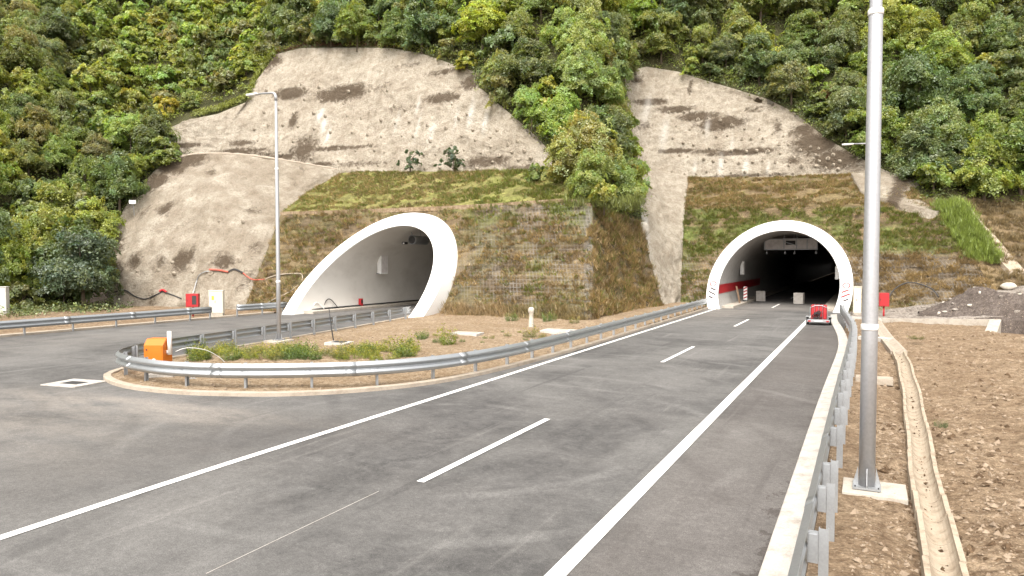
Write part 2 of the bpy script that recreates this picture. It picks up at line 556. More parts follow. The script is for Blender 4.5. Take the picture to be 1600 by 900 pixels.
def mat_leaf(name, trans=0.45):
    t = NT(name)
    oi = t.n.new('ShaderNodeObjectInfo')
    c = t.mix(1.0, t.attr('Col'), oi.outputs['Color'], 'MULTIPLY')
    d = t.n.new('ShaderNodeBsdfDiffuse')
    tr = t.n.new('ShaderNodeBsdfTranslucent')
    gl = t.n.new('ShaderNodeBsdfGlossy')
    gl.inputs['Roughness'].default_value = 0.45
    gl.inputs['Color'].default_value = (0.8, 0.85, 0.8, 1)
    m1, m2 = t.n.new('ShaderNodeMixShader'), t.n.new('ShaderNodeMixShader')
    t.l.new(c, d.inputs[0])
    t.l.new(t.mix(1.0, c, (1.35, 1.25, 0.55), 'MULTIPLY'), tr.inputs[0])
    m1.inputs[0].default_value = trans
    t.l.new(d.outputs[0], m1.inputs[1]); t.l.new(tr.outputs[0], m1.inputs[2])
    m2.inputs[0].default_value = 0.05
    t.l.new(m1.outputs[0], m2.inputs[1]); t.l.new(gl.outputs[0], m2.inputs[2])
    t.l.new(m2.outputs[0], t.out.inputs[0])
    t.n.remove(t.b)
    return t.mat
M['leaf'] = mat_leaf('leaf')
M['grass'] = mat_leaf('grass_blade', 0.2)
M['bark'] = paint('bark', (0.11, 0.085, 0.06), 0.9, 0.6, scale=6)
M['steel'] = paint('galvanised_steel', (0.40, 0.415, 0.425), 0.42, 0.25, 0.75, 0.5, (0.25, 0.25, 0.25), 2.0)
M['post_steel'] = paint('post_steel', (0.36, 0.37, 0.38), 0.5, 0.35, 0.6, 0.5, (0.2, 0.19, 0.18), 2.0)
M['pole'] = paint('lamp_post_steel', (0.40, 0.40, 0.41), 0.45, 0.25, 0.55, 0.5, (0.33, 0.33, 0.33), 1.5)
M['white'] = paint('white_render', (0.80, 0.79, 0.77), 0.55, 0.10, 0, 0.3, (0.45, 0.40, 0.33), 0.5)
def mat_lining():
    t = NT('tunnel_lining')
    p = t.pos()
    c = t.mix(t.noise(0.5, 5, 0.6), (0.62, 0.585, 0.53), (0.72, 0.685, 0.63))
    c = t.mix(t.math('MULTIPLY', t.ramp(t.noise(0.9, 6, 0.65, t.mapv(p, (1, 0.3, 0.4))), [(0.5, 0.0), (0.8, 1.0)]), 0.45), c, (0.33, 0.29, 0.24))
    return t.done(c, 0.75, 0, 0.25)
M['lining'] = mat_lining()
M['lining_darkened'] = mat_concrete('darkened_lining', (0.30, 0.285, 0.265), (0.40, 0.385, 0.36), amount=0.4)  # right tunnel: the bore's darkness is partly put into its lining colour
M['red'] = paint('red_paint', (0.36, 0.018, 0.022), 0.45, 0.15, 0, 0.4, (0.2, 0.03, 0.03))
M['emblem_red'] = paint('emblem_red', (0.20, 0.018, 0.025), 0.6, 0.2)
M['emblem_dark'] = paint('emblem_grey', (0.05, 0.035, 0.04), 0.6, 0.2)
M['orange'] = paint('orange_paint', (0.55, 0.14, 0.010), 0.45, 0.12, 0, 0.4, (0.35, 0.1, 0.02))
M['cream'] = paint('cream_cabinet', (0.62, 0.57, 0.47), 0.5, 0.2, 0, 0.35, (0.35, 0.3, 0.22))
M['grey_cab'] = paint('grey_cabinet', (0.56, 0.55, 0.51), 0.5, 0.2, 0, 0.35, (0.3, 0.28, 0.24))
M['yellow'] = paint('yellow_paint', (0.75, 0.43, 0.03), 0.5, 0.15)
M['black'] = paint('black_rubber', (0.022, 0.022, 0.023), 0.6, 0.2)
M['dark'] = paint('dark_void', (0.03, 0.03, 0.032), 0.7, 0.2)
M['cable_red'] = paint('red_conduit', (0.42, 0.09, 0.06), 0.6, 0.3)
M['wood'] = paint('brown_board', (0.20, 0.125, 0.075), 0.8, 0.4)
M['plastic'] = paint('pale_plastic', (0.72, 0.71, 0.68), 0.45, 0.12)
M['stone'] = paint('white_stone', (0.50, 0.46, 0.39), 0.85, 0.45, scale=7)
M['rock'] = mat_concrete('pebble', (0.19, 0.135, 0.085), (0.34, 0.27, 0.20), amount=0.8, sc=3)
M['bolt'] = mat_concrete('anchor_steel', (0.22, 0.18, 0.13), (0.42, 0.37, 0.30), (0.12, 0.09, 0.06), 0.8, 3)
M['sheet'] = paint('plastic_wrap', (0.62, 0.58, 0.55), 0.5, 0.35, 0, 0.4)

# ------------------------------------------------------------------ surfaces: patches between 3-D survey lines
def resample(poly, n):
    P = np.array(poly, float)
    s = np.r_[0, np.cumsum(np.linalg.norm(np.diff(P, axis=0), axis=1))]
    t = np.linspace(0, s[-1], n)
    return np.stack([np.interp(t, s, P[:, i]) for i in range(3)], 1)

def coons(bottom, top, left, right, nu, nv):
    B, T, L, R = resample(bottom, nu), resample(top, nu), resample(left, nv), resample(right, nv)
    u = np.linspace(0, 1, nu)[None, :, None]
    v = np.linspace(0, 1, nv)[:, None, None]
    return ((1 - v) * B[None] + v * T[None] + (1 - u) * L[:, None] + u * R[:, None]
            - ((1 - u) * (1 - v) * B[0] + u * (1 - v) * B[-1] + (1 - u) * v * T[0] + u * v * T[-1]))

def normals(P):
    du = np.gradient(P, axis=1)
    dv = np.gradient(P, axis=0)
    n = np.cross(du, dv)
    n /= np.maximum(1e-9, np.linalg.norm(n, axis=2, keepdims=True))
    flip = np.sign(-(n[..., 1:2]) + 1.2 * n[..., 2:3] * 0 + 1e-9)
    return n

def edge_fade(nv, nu, k=5):
    a = np.minimum(np.arange(nu), np.arange(nu)[::-1])
    b = np.minimum(np.arange(nv), np.arange(nv)[::-1])
    return np.clip(np.minimum(a[None, :], b[:, None]) / k, 0, 1)

def rough_patch(P, amps, seed, fade=True):
    n = normals(P)
    d = 0
    for i, (amp, sc) in enumerate(amps):
        d = d + amp * (fbm(P, sc, 4, seed + i * 31) - 0.5) * 2
    if fade:
        d = d * edge_fade(*P.shape[:2])
    return P + n * d[..., None]

def grid_mesh(name, P, mats, parent=None, keep=None, cols=None, attrs=None, skirt=None):
    nv, nu = P.shape[:2]
    idx = np.arange(nv * nu).reshape(nv, nu)
    Q = np.stack([idx[:-1, :-1], idx[:-1, 1:], idx[1:, 1:], idx[1:, :-1]], -1)
    if keep is not None:
        Q = Q[keep]
    Q = Q.reshape(-1, 4)
    V = P.reshape(-1, 3)
    Fs = [tuple(q) for q in Q]
    ring = np.r_[idx[0, :], idx[1:, -1], idx[-1, -2::-1], idx[-2:0:-1, 0]]
    n0 = len(V)
    ext = np.zeros(0, int)
    if skirt is not None:
        V = np.r_[V, V[ring] + np.array(skirt)]
        m = len(ring)
        for k in range(m):
            k2 = (k + 1) % m
            Fs.append((ring[k2], ring[k], n0 + k, n0 + k2))
        ext = ring
    def extend(a):
        a = np.asarray(a).reshape(n0, -1)
        a = np.r_[a, a[ext]] if len(ext) else a
        return a
    c = extend(cols) if cols is not None else None
    at = {k: extend(v)[:, 0] for k, v in (attrs or {}).items()}
    if parent is not None:
        V = V - np.array(parent.location)
    return mesh_obj(name, V, Fs, mats, parent, True, None, c, at)

# planes of the cutting (Y = y0 + k z)
LF = (41.3, 0.85)
LU = (49.0 - 8.4 * 1.9, 1.9)
RF = (61.3, 0.85)
RU = (69.9 - 9.3 * 1.75, 1.75)
def lf(px, py): return K(px, py, *LF)
def lu(px, py): return K(px, py, *LU)
def rf(px, py): return K(px, py, *RF)
def ru(px, py): return K(px, py, *RU)
def wall_pt(px, py, yb, zb, k): return K(px, py, yb - zb * k, k)

lf_bot = [lf(378, 492), lf(450, 500), lf(560, 508), lf(700, 510), lf(830, 514), lf(925, 512)]
lf_top = [lf(440, 332), lf(520, 330), lf(600, 327), lf(700, 323), lf(790, 318), lf(860, 313), lf(905, 313), lf(925, 320)]
lf_left = [lf(378, 492), lf(385, 474), lf(412, 405), lf(440, 332)]
lf_right = [lf(925, 512), lf(926, 420), lf(925, 320)]
lu_top = [lu(540, 267), lu(600, 268), lu(700, 268), lu(790, 266), lu(850, 265), lu(882, 272)]
lu_left = [lf(440, 332), lu(480, 300), lu(540, 267)]
lu_right = [lf(925, 320), lu(905, 294), lu(882, 272)]
slab_bot = [K(172, 496, 38.9), K(230, 493, 40.2), K(290, 490, 41.3), lf(378, 492)]
slab_right = [lf(378, 492), lf(385, 474), lf(412, 405), lf(440, 332), lu(480, 300), lu(540, 267)]
slab_left = [K(172, 496, 38.9), K(164, 440, 40.8), K(170, 370, 43.2), K(200, 315, 45.6), K(240, 268, 48.0), K(262, 252, 49.0)]
slab_top = [K(262, 252, 49.0), K(290, 243, 50.0), K(322, 240, 51.0), K(380, 242, 52.8), K(440, 250, 54.4), lu(540, 267)]
LWC = [((262, 200), (262, 204), 52.5), ((300, 186), (285, 238), 53.2), ((340, 178), (330, 241), 54.2), ((384, 160), (375, 243), 55.2),
       ((400, 128), (400, 246), 56.0), ((430, 85), (430, 250), 56.6), ((470, 75), (480, 258), 57.2), ((540, 74), (540, 268), 57.6),
       ((610, 75), (610, 270), 57.8), ((660, 84), (660, 270), 57.8), ((742, 112), (730, 270), 57.6), ((748, 135), (750, 270), 57.4),
       ((800, 180), (800, 269), 57.2), ((840, 215), (840, 268), 57.0), ((870, 250), (868, 270), 57.0), ((885, 270), (885, 274), 57.0)]
lw_top = [wall_pt(*a, y, 12.4, 0.42) for a, b, y in LWC]
lw_bot = [wall_pt(*b, y, 12.4, 0.42) for a, b, y in LWC]
rf_left = [rf(1062, 484), rf(1064, 470), rf(1066, 400), rf(1070, 327)]
rf_bot = [rf(1062, 484), rf(1110, 492), rf(1330, 496), rf(1400, 486), rf(1470, 474), rf(1555, 456)]
rf_top = [rf(1070, 327), rf(1150, 325), rf(1220, 324), rf(1300, 322), rf(1400, 322), rf(1455, 325)]
rf_right = [rf(1555, 456), rf(1512, 390), rf(1455, 325)]
ru_top = [ru(1076, 277), ru(1150, 277), ru(1220, 276), ru(1300, 273), ru(1350, 272), ru(1400, 275)]
ru_left = [rf(1070, 327), ru(1073, 300), ru(1076, 277)]
ru_right = [rf(1455, 325), ru(1430, 296), ru(1400, 275)]
RWC = [((976, 122), (990, 235), 75.5), ((985, 110), (1012, 258), 76.5), ((1010, 104), (1040, 272), 77.3), ((1060, 112), (1076, 279), 78.0),
       ((1100, 125), (1110, 280), 78.2), ((1145, 138), (1150, 280), 78.3), ((1200, 155), (1200, 279), 78.3), ((1240, 175), (1240, 278), 78.2),
       ((1290, 215), (1290, 275), 78.0), ((1340, 245), (1340, 274), 77.8), ((1392, 270), (1392, 275), 77.6)]
rw_top = [wall_pt(*a, y, 13.5, 0.45) for a, b, y in RWC]
rw_bot = [wall_pt(*b, y, 13.5, 0.45) for a, b, y in RWC]
st_left = [K(1040, 486, 56.2), K(1034, 472, 56.8), K(1014, 400, 59.4), K(1003, 345, 62.0), K(996, 290, 67.0), K(988, 233, 74.0)]
st_right = [rf(1062, 484), rf(1064, 470), rf(1066, 400), rf(1070, 327), ru(1073, 300), ru(1076, 277)]
st_top = [K(988, 233, 74.0), K(1012, 258, 75.2), K(1040, 270, 76.2), ru(1076, 277)]
st_bot = [K(1040, 486, 56.2), rf(1062, 484)]
sf_front = lf_right
sf_back = [K(1040, 486, 56.2), K(1034, 472, 56.8), K(1014, 400, 59.4), K(1003, 345, 62.0)]
sf_top = [lf(925, 320), K(965, 334, 55.5), K(1003, 345, 62.0)]
sf_bot = [lf(925, 512), K(985, 500, 49.5), K(1040, 486, 56.2)]

# ------------------------------------------------------------------ ground, road, island, verge
def sheet(name, x0, x1, y0, y1, z, dx, mat, attrs=None, zf=None, dy=None):
    xs = np.linspace(x0, x1, max(2, int((x1 - x0) / dx) + 1))
    ys = np.linspace(y0, y1, max(2, int((y1 - y0) / (dy or dx)) + 1))
    X, Y = np.meshgrid(xs, ys)
    P = np.stack([X, Y, np.full_like(X, z)], -1)
    if zf is not None:
        P[..., 2] += zf(X, Y)
    return grid_mesh(name, P, mat, attrs={k: f(X, Y).ravel() for k, f in (attrs or {}).items()})

structure(sheet('ground', -900, 900, -500, 1300, -0.35, 60, M['verge']), 'bare brown earth around the road')

def a_dust(X, Y):
    a = np.exp(-(((X + 17.5) / 5.0) ** 2 + ((Y - 12.6 - 0.06 * (X + 18)) / 0.9) ** 2))
    b = np.exp(-(((X + 19) / 6.0) ** 2 + ((Y - 9.5) / 3.5) ** 2)) * 0.55
    c = np.exp(-((X + 10.2) / 3.0) ** 2) * np.exp(-((Y - 58) / 9.0) ** 2) * 0.8
    d = np.exp(-((X + 36) / 4.5) ** 2) * 0.25
    return np.clip(a * 1.0 + b + c + d, 0, 1)
def a_dark(X, Y):
    s = np.clip((X + 3.3) / 0.15, 0, 1) * np.clip((Y - 24) / 1.0, 0, 1) * np.clip((50 - Y) / 1, 0, 1) * 0.55
    t = np.exp(-((X + 14 - (Y - 6) * 0.25) / 2.2) ** 2) * np.exp(-((Y - 10) / 5.5) ** 2) * 0.7
    return np.clip(s + t, 0, 1)
def a_wet(X, Y): return 0.62 * sstep(-1.75, -1.2, X) * sstep(24, 12, Y)
def a_brown(X, Y): return sstep(-3.6, -3.3, X) * sstep(50, 40, Y) * 0.8
structure(sheet('road', -40.45, -1.1, -30, 60, 0.0, 0.33, M['asphalt'], {'dust': a_dust, 'dark': a_dark, 'wet': a_wet, 'brown': a_brown}), 'grey dusty asphalt carriageways and apron')
structure(sheet('tunnel_road_right', -11.3, -1.9, 59.95, 150, 0.004, 1.0, M['asphalt'], {'dust': lambda X, Y: 0.5 * np.exp(-((Y - 64) / 7) ** 2), 'dark': lambda X, Y: X * 0}), 'asphalt running into the right tunnel')
structure(sheet('tunnel_road_left', -38.4, -27.6, 40.5, 130, 0.008, 1.0, M['asphalt'], {'dust': lambda X, Y: X * 0 + 0.2, 'dark': lambda X, Y: X * 0}), 'asphalt running into the left tunnel')

def strip(name, path, w, z, mat, label):
    mb = MB()
    P = resample(path, max(2, int(len(path))))
    mb.sweep([(p[0], p[1], z) for p in path], [(-w / 2, 0), (w / 2, 0)], closed_prof=False)
    return structure(mb.build(name, mat), label)
strip('edge_line', [(-3.46, y, 0) for y in np.arange(-8, 66, 4.0)], 0.25, 0.012, M['line'], 'solid white line along the right shoulder')
strip('edge_line', [(-11.2 + 0.25 * max(0, (9 - y) / 9), y, 0) for y in np.arange(-20, 66, 2.0)], 0.2, 0.012, M['line'], 'solid white line along the left edge of the right carriageway')
for y in (-6.5, 10.5, 27.4, 44.5, 63.8, 80.5):
    strip('lane_dash', [(-7.14, y, 0), (-7.14, y + 5.7, 0)], 0.16, 0.014, M['line'], 'white lane dash in the middle of the right carriageway')
a, b = G(322, 897), G(592, 768)
mb = MB(); mb.sweep([(a[0], a[1], 0.008), (b[0], b[1], 0.008)], [(-0.007, 0), (0.007, 0)], closed_prof=False)
structure(mb.build('chalk_line', M['kerb']), 'thin chalk survey line across the asphalt')

def smooth_path(pts, n, closed=False):
    """Catmull-Rom through 2-D/3-D points"""
    P = [np.array(p, float) for p in pts]
    out = []
    for i in range(len(P) - 1):
        p0, p1, p2, p3 = P[max(i - 1, 0)], P[i], P[i + 1], P[min(i + 2, len(P) - 1)]
        for t in np.linspace(0, 1, 9)[:-1]:
            out.append(0.5 * (2 * p1 + (p2 - p0) * t + (2 * p0 - 5 * p1 + 4 * p2 - p3) * t * t + (3 * p1 - p0 - 3 * p2 + p3) * t ** 3))
    out.append(P[-1])
    out = np.array(out)
    if out.shape[1] == 2:
        out = np.c_[out, np.zeros(len(out))]
    return resample(out, n)

island_kerb = smooth_path([(-28.6, 41.5), (-27.9, 37.5), (-27.1, 33), (-26.2, 27.3), (-25.6, 23), (-25.1, 19.8), (-24.6, 17.7), (-23.9, 16.2), (-23.0, 15.2),
                           (-21.2, 14.5), (-19.4, 14.35), (-17.5, 14.7), (-15.4, 15.65), (-13.9, 17.1), (-12.75, 19.1), (-12.15, 22), (-11.85, 26.2), (-11.75, 32), (-11.8, 40), (-11.9, 50), (-12.0, 61)], 150)
# the island soil: filled inside the kerb, uneven
def poly_fill(name, poly, z, mat, step, zf, attrs=None):
    pts = [Vector((p[0], p[1])) for p in poly]
    nb = len(pts)
    P2 = np.array([(p.x, p.y) for p in pts])
    xs = np.arange(P2[:, 0].min(), P2[:, 0].max(), step)
    ys = np.arange(P2[:, 1].min(), P2[:, 1].max(), step)
    X, Y = np.meshgrid(xs, ys)
    Q = np.stack([X.ravel(), Y.ravel()], 1)
    Q = Q[inside(Q, P2)]
    d = np.min(np.linalg.norm(Q[:, None] - P2[None], axis=2), 1)
    Q = Q[d > step * 0.5]
    allp = pts + [Vector(q) for q in Q]
    vv, ee, ff, *_ = geometry.delaunay_2d_cdt(allp, [(i, (i + 1) % nb) for i in range(nb)], [], 1, 1e-4)
    V = np.array([(v.x, v.y, z) for v in vv])
    C = np.array([np.mean(V[list(q), :2], 0) for q in ff])
    ins = inside(C, P2)
    V[:, 2] += zf(V)
    return mesh_obj(name, V, [q for q, k in zip(ff, ins) if k], mat, None, True)

def inside(Q, poly):
    x, y = Q[:, 0], Q[:, 1]
    r = np.zeros(len(Q), bool)
    n = len(poly)
    j = n - 1
    for i in range(n):
        xi, yi, xj, yj = poly[i][0], poly[i][1], poly[j][0], poly[j][1]
        c = ((yi > y) != (yj > y)) & (x < (xj - xi) * (y - yi) / (yj - yi + 1e-12) + xi)
        r ^= c
        j = i
    return r

def island_z(V):
    e = np.min(np.linalg.norm(V[:, None, :2] - island_kerb[None, ::2, :2], axis=2), 1)
    w = np.clip(e / 1.5, 0, 1)
    return w * (0.10 + 0.22 * (fbm(V * [1, 1, 0], 0.35, 4, 5) - 0.4) + 0.10 * (fbm(V * [1, 1, 0], 1.9, 3, 9) - 0.5)) + 0.5 * sstep(38, 44, V[:, 1]) * w * 0.5
isl_poly = [(p[0], p[1]) for p in island_kerb] + [(-16.5, 61), (-16.3, 46), (-20, 43), (-27, 43)]
structure(poly_fill('island_soil', isl_poly, 0.06, M['island'], 0.35, island_z), 'stony brown earth of the island between the carriageways')
mb = MB()
mb.sweep(island_kerb, [(-0.02, -0.05), (-0.02, 0.11), (0.0, 0.125), (0.2, 0.125), (0.22, 0.11), (0.22, -0.05)])
structure(mb.build('island_kerb', M['kerb_tan']), 'low concrete kerb curving round the island')

kerb_r = smooth_path([(-0.85, -8), (-0.85, 10), (-0.85, 22), (-0.78, 34), (-0.95, 40), (-1.35, 46), (-1.75, 51), (-2.0, 57)], 90)
mb = MB(); mb.sweep(kerb_r, [(-0.30, -0.1), (-0.30, 0.04), (-0.28, 0.055), (0.10, 0.09), (0.13, 0.09), (0.13, -0.1)])
structure(mb.build('right_kerb', M['kerb']), 'wide pale concrete kerb along the right shoulder')
mb = MB(); mb.sweep([(-40.72, y, 0) for y in np.arange(4, 40.2, 1.5)], [(-0.5, -0.05), (-0.5, 0.1), (0.15, 0.1), (0.16, -0.05)])
structure(mb.build('left_kerb', M['kerb_tan']), 'pale concrete kerb along the far left edge')

def verge_z(X, Y):
    P = np.stack([X, Y, X * 0], -1)
    near = np.clip((X + 0.4) / 0.4, 0, 1)
    rise = 0.22 * sstep(1.7, 6.0, X) * sstep(50, 38, Y) + 0.10 * sstep(2, 8, X)
    dip = -0.10 * np.exp(-((X - 1.15) / 0.5) ** 2)
    return -0.75 * sstep(6.5, 6.8, X) * sstep(43.0, 45.5, Y) + near * (0.16 * (fbm(P, 0.8, 4, 3) - 0.5) + 0.10 * (fbm(P, 3.4, 3, 7) - 0.5) + 0.05 * (fbm(P, 11, 2, 8) - 0.5)) + rise + dip
structure(sheet('verge_soil', -0.62, 12.5, 4, 55.5, 0.0, 0.11, M['verge'], None, verge_z, dy=0.14), 'stony brown earth verge beside the right carriageway')
def left_verge_z(X, Y):
    P = np.stack([X, Y, X * 0], -1)
    return 0.03 + 0.24 * (fbm(P, 0.6, 4, 13) - 0.5) * np.clip((-41.3 - X) / 2, 0, 1) + 0.012 * np.clip(-50 - X, 0, 99)
structure(sheet('left_verge_soil', -64, -41.2, -10, 46, 0.0, 0.5, M['verge'], None, left_verge_z), 'bare brown earth at the foot of the wooded slope')

# gravel track climbing to the right, and the rest of the right side
trk_back = [np.array((-1.0, 60.6, 0.05)), np.array((0.8, 61.8, 0.1)), rf(1400, 482), rf(1470, 472), rf(1555, 455), np.array((14.0, 66.5, 3.0)), np.array((40, 72, 8))]
trk_front = [np.array((-0.9, 55.0, 0.03)), np.array((0.6, 54.5, 0.05)), np.array((2.5, 53.6, 0.12)), np.array((4.6, 52.9, 0.3)), np.array((8.0, 52.0, 0.65)), np.array((14, 50.5, 1.2)), np.array((40, 46, 3))]
P = coons(trk_front, trk_back, [trk_front[0], trk_back[0]], [trk_front[-1], trk_back[-1]], 160, 50)
P = rough_patch(P, [(0.16, 0.5), (0.06, 2.5)], 77, False)
structure(grid_mesh('gravel_track', P, M['gravel'], skirt=(0, 0, -1.5)), 'grey gravel track climbing beside the right portal')
P = coons([np.array((12.4, 4, 0.28)), np.array((40, 4, 1.5))], [np.array((12.4, 51.5, 0.9)), np.array((40, 46.3, 2.9))], [np.array((12.4, 4, 0.28)), np.array((12.4, 51.5, 0.9))], [np.array((40, 4, 1.5)), np.array((40, 46.3, 2.9))], 40, 60)
structure(grid_mesh('right_bank_soil', P, M['verge'], skirt=(0, 0, -2)), 'brown earth bank beyond the verge')

# ------------------------------------------------------------------ reinforced grassy faces
C_SOIL, C_DRY, C_STRAW = np.array((0.095, 0.069, 0.042)), np.array((0.165, 0.120, 0.068)), np.array((0.300, 0.222, 0.120))
C_GREEN, C_LIME, C_GREY = np.array((0.105, 0.122, 0.036)), np.array((0.165, 0.190, 0.040)), np.array((0.118, 0.104, 0.086))
def lerp(a, b, w): return a * (1 - w[..., None]) + b * w[..., None]

def face_cols(P, seed, green, grey=0.0, straw=0.5):
    a = fbm(P, 0.35, 5, seed)
    b = fbm(P * [1, 1, 2.2], 0.9, 4, seed + 5)
    c = lerp(C_SOIL + 0 * P, C_DRY, sstep(0.35, 0.65, a))
    c = lerp(c, C_STRAW * .75, straw * sstep(0.5, 0.68, b))
    c = lerp(c, C_GREY, np.clip(grey * sstep(0.4, 0.6, fbm(P, 0.5, 4, seed + 11)), 0, 1))
    g = np.clip(green * sstep(0.40, 0.62, fbm(P, 0.45, 5, seed + 9)), 0, 1)
    return lerp(c, C_GREEN, g)

def hole(P, X0, R, cz):
    c = 0.25 * (P[:-1, :-1] + P[1:, :-1] + P[:-1, 1:] + P[1:, 1:])
    return ~(((c[..., 0] - X0) ** 2 + (c[..., 2] - cz) ** 2) < R ** 2)

TL = dict(X0=-33.04, Ri=5.32, th=1.12, cz=1.475, Y0=39.45, k=1.015)
TR = dict(X0=-6.575, Ri=4.71, th=0.96, cz=1.944, Y0=60.165, k=0.886)
GRASS_JOBS = []

def nearmask(P, px, py, rx, ry):
    """a soft patch on the slope round a surveyed spot"""
    q = P.reshape(-1, 3) - CAM
    k = q @ _f
    X = (800 + F_PX * (q @ _r) / k).reshape(P.shape[:2]); Y = (450 - F_PX * (q @ _u) / k).reshape(P.shape[:2])
    return np.exp(-(((X - px) / rx) ** 2 + ((Y - py) / ry) ** 2))

def terraces(P, step, amp):
    z = P[..., 2] + 0.12 * (fbm(P, 0.35, 3, 66) - .5)
    fr = (z / step) % 1.0
    saw = np.where(fr < .8, fr / .8, (1 - fr) / .2) - .5
    return P + normals(P) * (amp * saw * edge_fade(*P.shape[:2], 8))[..., None] * np.where(normals(P)[..., 1:2] > 0, -1, 1)
P = coons(lf_bot, lf_top, lf_left, lf_right, 200, 130)
def seat(P0, P1, T):
    """keep the slope smooth and set back round the arch"""
    d = np.sqrt((P0[..., 0] - T['X0']) ** 2 + (P0[..., 2] - T['cz']) ** 2) - T['Ri'] - T['th']
    w = sstep(1.6, 0.2, d)[..., None]
    Q = P1 * (1 - w) + P0 * w
    Q[..., 1] += 0.18 * w[..., 0]
    return Q
P = seat(P, rough_patch(terraces(P, 0.72, -0.16), [(0.30, 0.28), (0.12, 1.3)], 1), TL)
g = 0.25 + 0.9 * sstep(6.0, 8.2, P[..., 2]) * sstep(-34, -24, P[..., 0]) + 0.8 * nearmask(P, 830, 440, 18, 40)
gr = 0.4 * sstep(-28, -25, P[..., 0]) * sstep(5.0, 2.0, np.abs(P[..., 0] + 25)) + 0.65 * sstep(6.0, 7.4, P[..., 2]) * sstep(-24, -19, P[..., 0])
gr = gr + 0.6 * sstep(0.965, 0.985, np.linspace(0, 1, 200))[None, :]
C = face_cols(P, 21, np.clip(g, 0, 1), np.clip(gr, 0, 1))
C = lerp(C, C_GREY * 1.2 + 0 * C, 0.6 * sstep(0.972, 0.985, np.linspace(0, 1, 200))[None, :] * np.ones((130, 1)))
wire = (0.25 + 0.75 * sstep(-30, -22, P[..., 0])).ravel()
structure(grid_mesh('grassed_slope', P, M['soilface'], keep=hole(P, TL['X0'], TL['Ri'] + 0.55, TL['cz']), cols=C, attrs={'wire': wire}, skirt=(0, 0.8, -0.4)), 'dry grassed and wire-meshed slope round the left portal')
GRASS_JOBS.append((P, np.clip(g, 0, 1), 5200, 0.46, (TL['X0'], TL['Ri'] + 1.25, TL['cz'])))
P_LF = P

P = coons(lf_top, lu_top, lu_left, lu_right, 150, 34)
P = rough_patch(P, [(0.3, 0.35), (0.1, 1.6)], 2)
g = 0.55 + 0.45 * sstep(-36, -26, P[..., 0])
C = lerp(face_cols(P, 31, g * 0.8, 0, 0.9), C_LIME * 0.8 + C_STRAW * 0.3, 0.42 + 0.3 * sstep(0.35, 0.65, fbm(P, 0.9, 4, 77)))
structure(grid_mesh('upper_grass_slope', P, M['soilface'], cols=C, attrs={'wire': np.zeros(P.shape[0] * P.shape[1])}, skirt=(0, 0.6, -0.6)), 'grassy berm under the left shotcrete wall')
GRASS_JOBS.append((P, g, 6500, 0.34, None))

P = coons(sf_bot, sf_top, sf_front, sf_back, 70, 60)
P = rough_patch(P, [(0.5, 0.3), (0.2, 1.2)], 3)
g = 0.2 + 0.6 * sstep(6.5, 8.5, P[..., 2])
C = face_cols(P, 41, g, 0.25, 0.8)
structure(grid_mesh('side_slope', P, M['soilface'], cols=C, attrs={'wire': np.zeros(P.shape[0] * P.shape[1]) + 0.1}, skirt=(-0.8, 0.2, -0.3)), 'ragged dry grass flank between the two portals')
GRASS_JOBS.append((P, g, 3600, 0.62, None))
mb = MB(); mb.sweep(lf_top, [(-.14, -.3), (-.14, .05), (.14, .06), (.16, -.3)]); structure(mb.build('berm_edge', M['island']), 'pale ledge along the top of the left meshed slope')

P = coons(rf_bot, rf_top, rf_left, rf_right, 200, 130)
P = seat(P, rough_patch(terraces(P, 0.72, -0.14), [(0.32, 0.28), (0.12, 1.2)], 4), TR)
z = P[..., 2]
g = np.clip(1.25 * sstep(4.2, 5.4, z) * sstep(9.2, 8.2, z) + 0.7 * sstep(-10, -13, P[..., 0]) + 0.35 * sstep(1.2, 0.3, z), 0, 1)
gr = sstep(5.0, 4.0, z) * sstep(-1.5, 1.0, P[..., 0]) * 0.4 + 0.8 * np.exp(-((P[..., 0] - 0.4) / 1.2) ** 2) * sstep(6, 4, z)
C = face_cols(P, 51, g, np.clip(gr, 0, 1), 0.4)
wire = (0.15 + 0.85 * sstep(5.4, 4.2, z)).ravel()
structure(grid_mesh('grassed_slope', P, M['soilface'], keep=hole(P, TR['X0'], TR['Ri'] + 0.5, TR['cz']), cols=C, attrs={'wire': wire}, skirt=(0, 0.8, -0.4)), 'green and grey wire-meshed slope round the right portal')
GRASS_JOBS.append((P, g, 6800, 0.44, (TR['X0'], TR['Ri'] + 1.1, TR['cz'])))

P = coons(rf_top, ru_top, ru_left, ru_right, 150, 34)
P = rough_patch(P, [(0.35, 0.35), (0.1, 1.6)], 5)
g = 0.25 + 0.5 * sstep(12.6, 13.4, P[..., 2])
C = lerp(face_cols(P, 61, g, 0, 0.7), C_DRY * 0.9 + C_STRAW * 0.2, 0.4 + 0 * g)
structure(grid_mesh('upper_grass_slope', P, M['soilface'], cols=C, attrs={'wire': np.zeros(P.shape[0] * P.shape[1])}, skirt=(0, 0.6, -0.6)), 'brown grassy berm under the right shotcrete wall')
GRASS_JOBS.append((P, g, 6000, 0.34, None))

# ------------------------------------------------------------------ shotcrete walls (things) with their anchor heads
def blob_attr(P, blobs, yb, zb, k):
    out = np.zeros(P.shape[:2])
    for (px, py, rx, ry, s) in blobs:
        c = wall_pt(px, py, yb, zb, k)
        dpt = PR(c)[2] / F_PX
        out = np.maximum(out, s * np.exp(-((P[..., 0] - c[0]) / (1.2 * rx * dpt / 0.893)) ** 2 - ((P[..., 2] - c[2]) / (1.15 * ry * dpt)) ** 2))
    return out

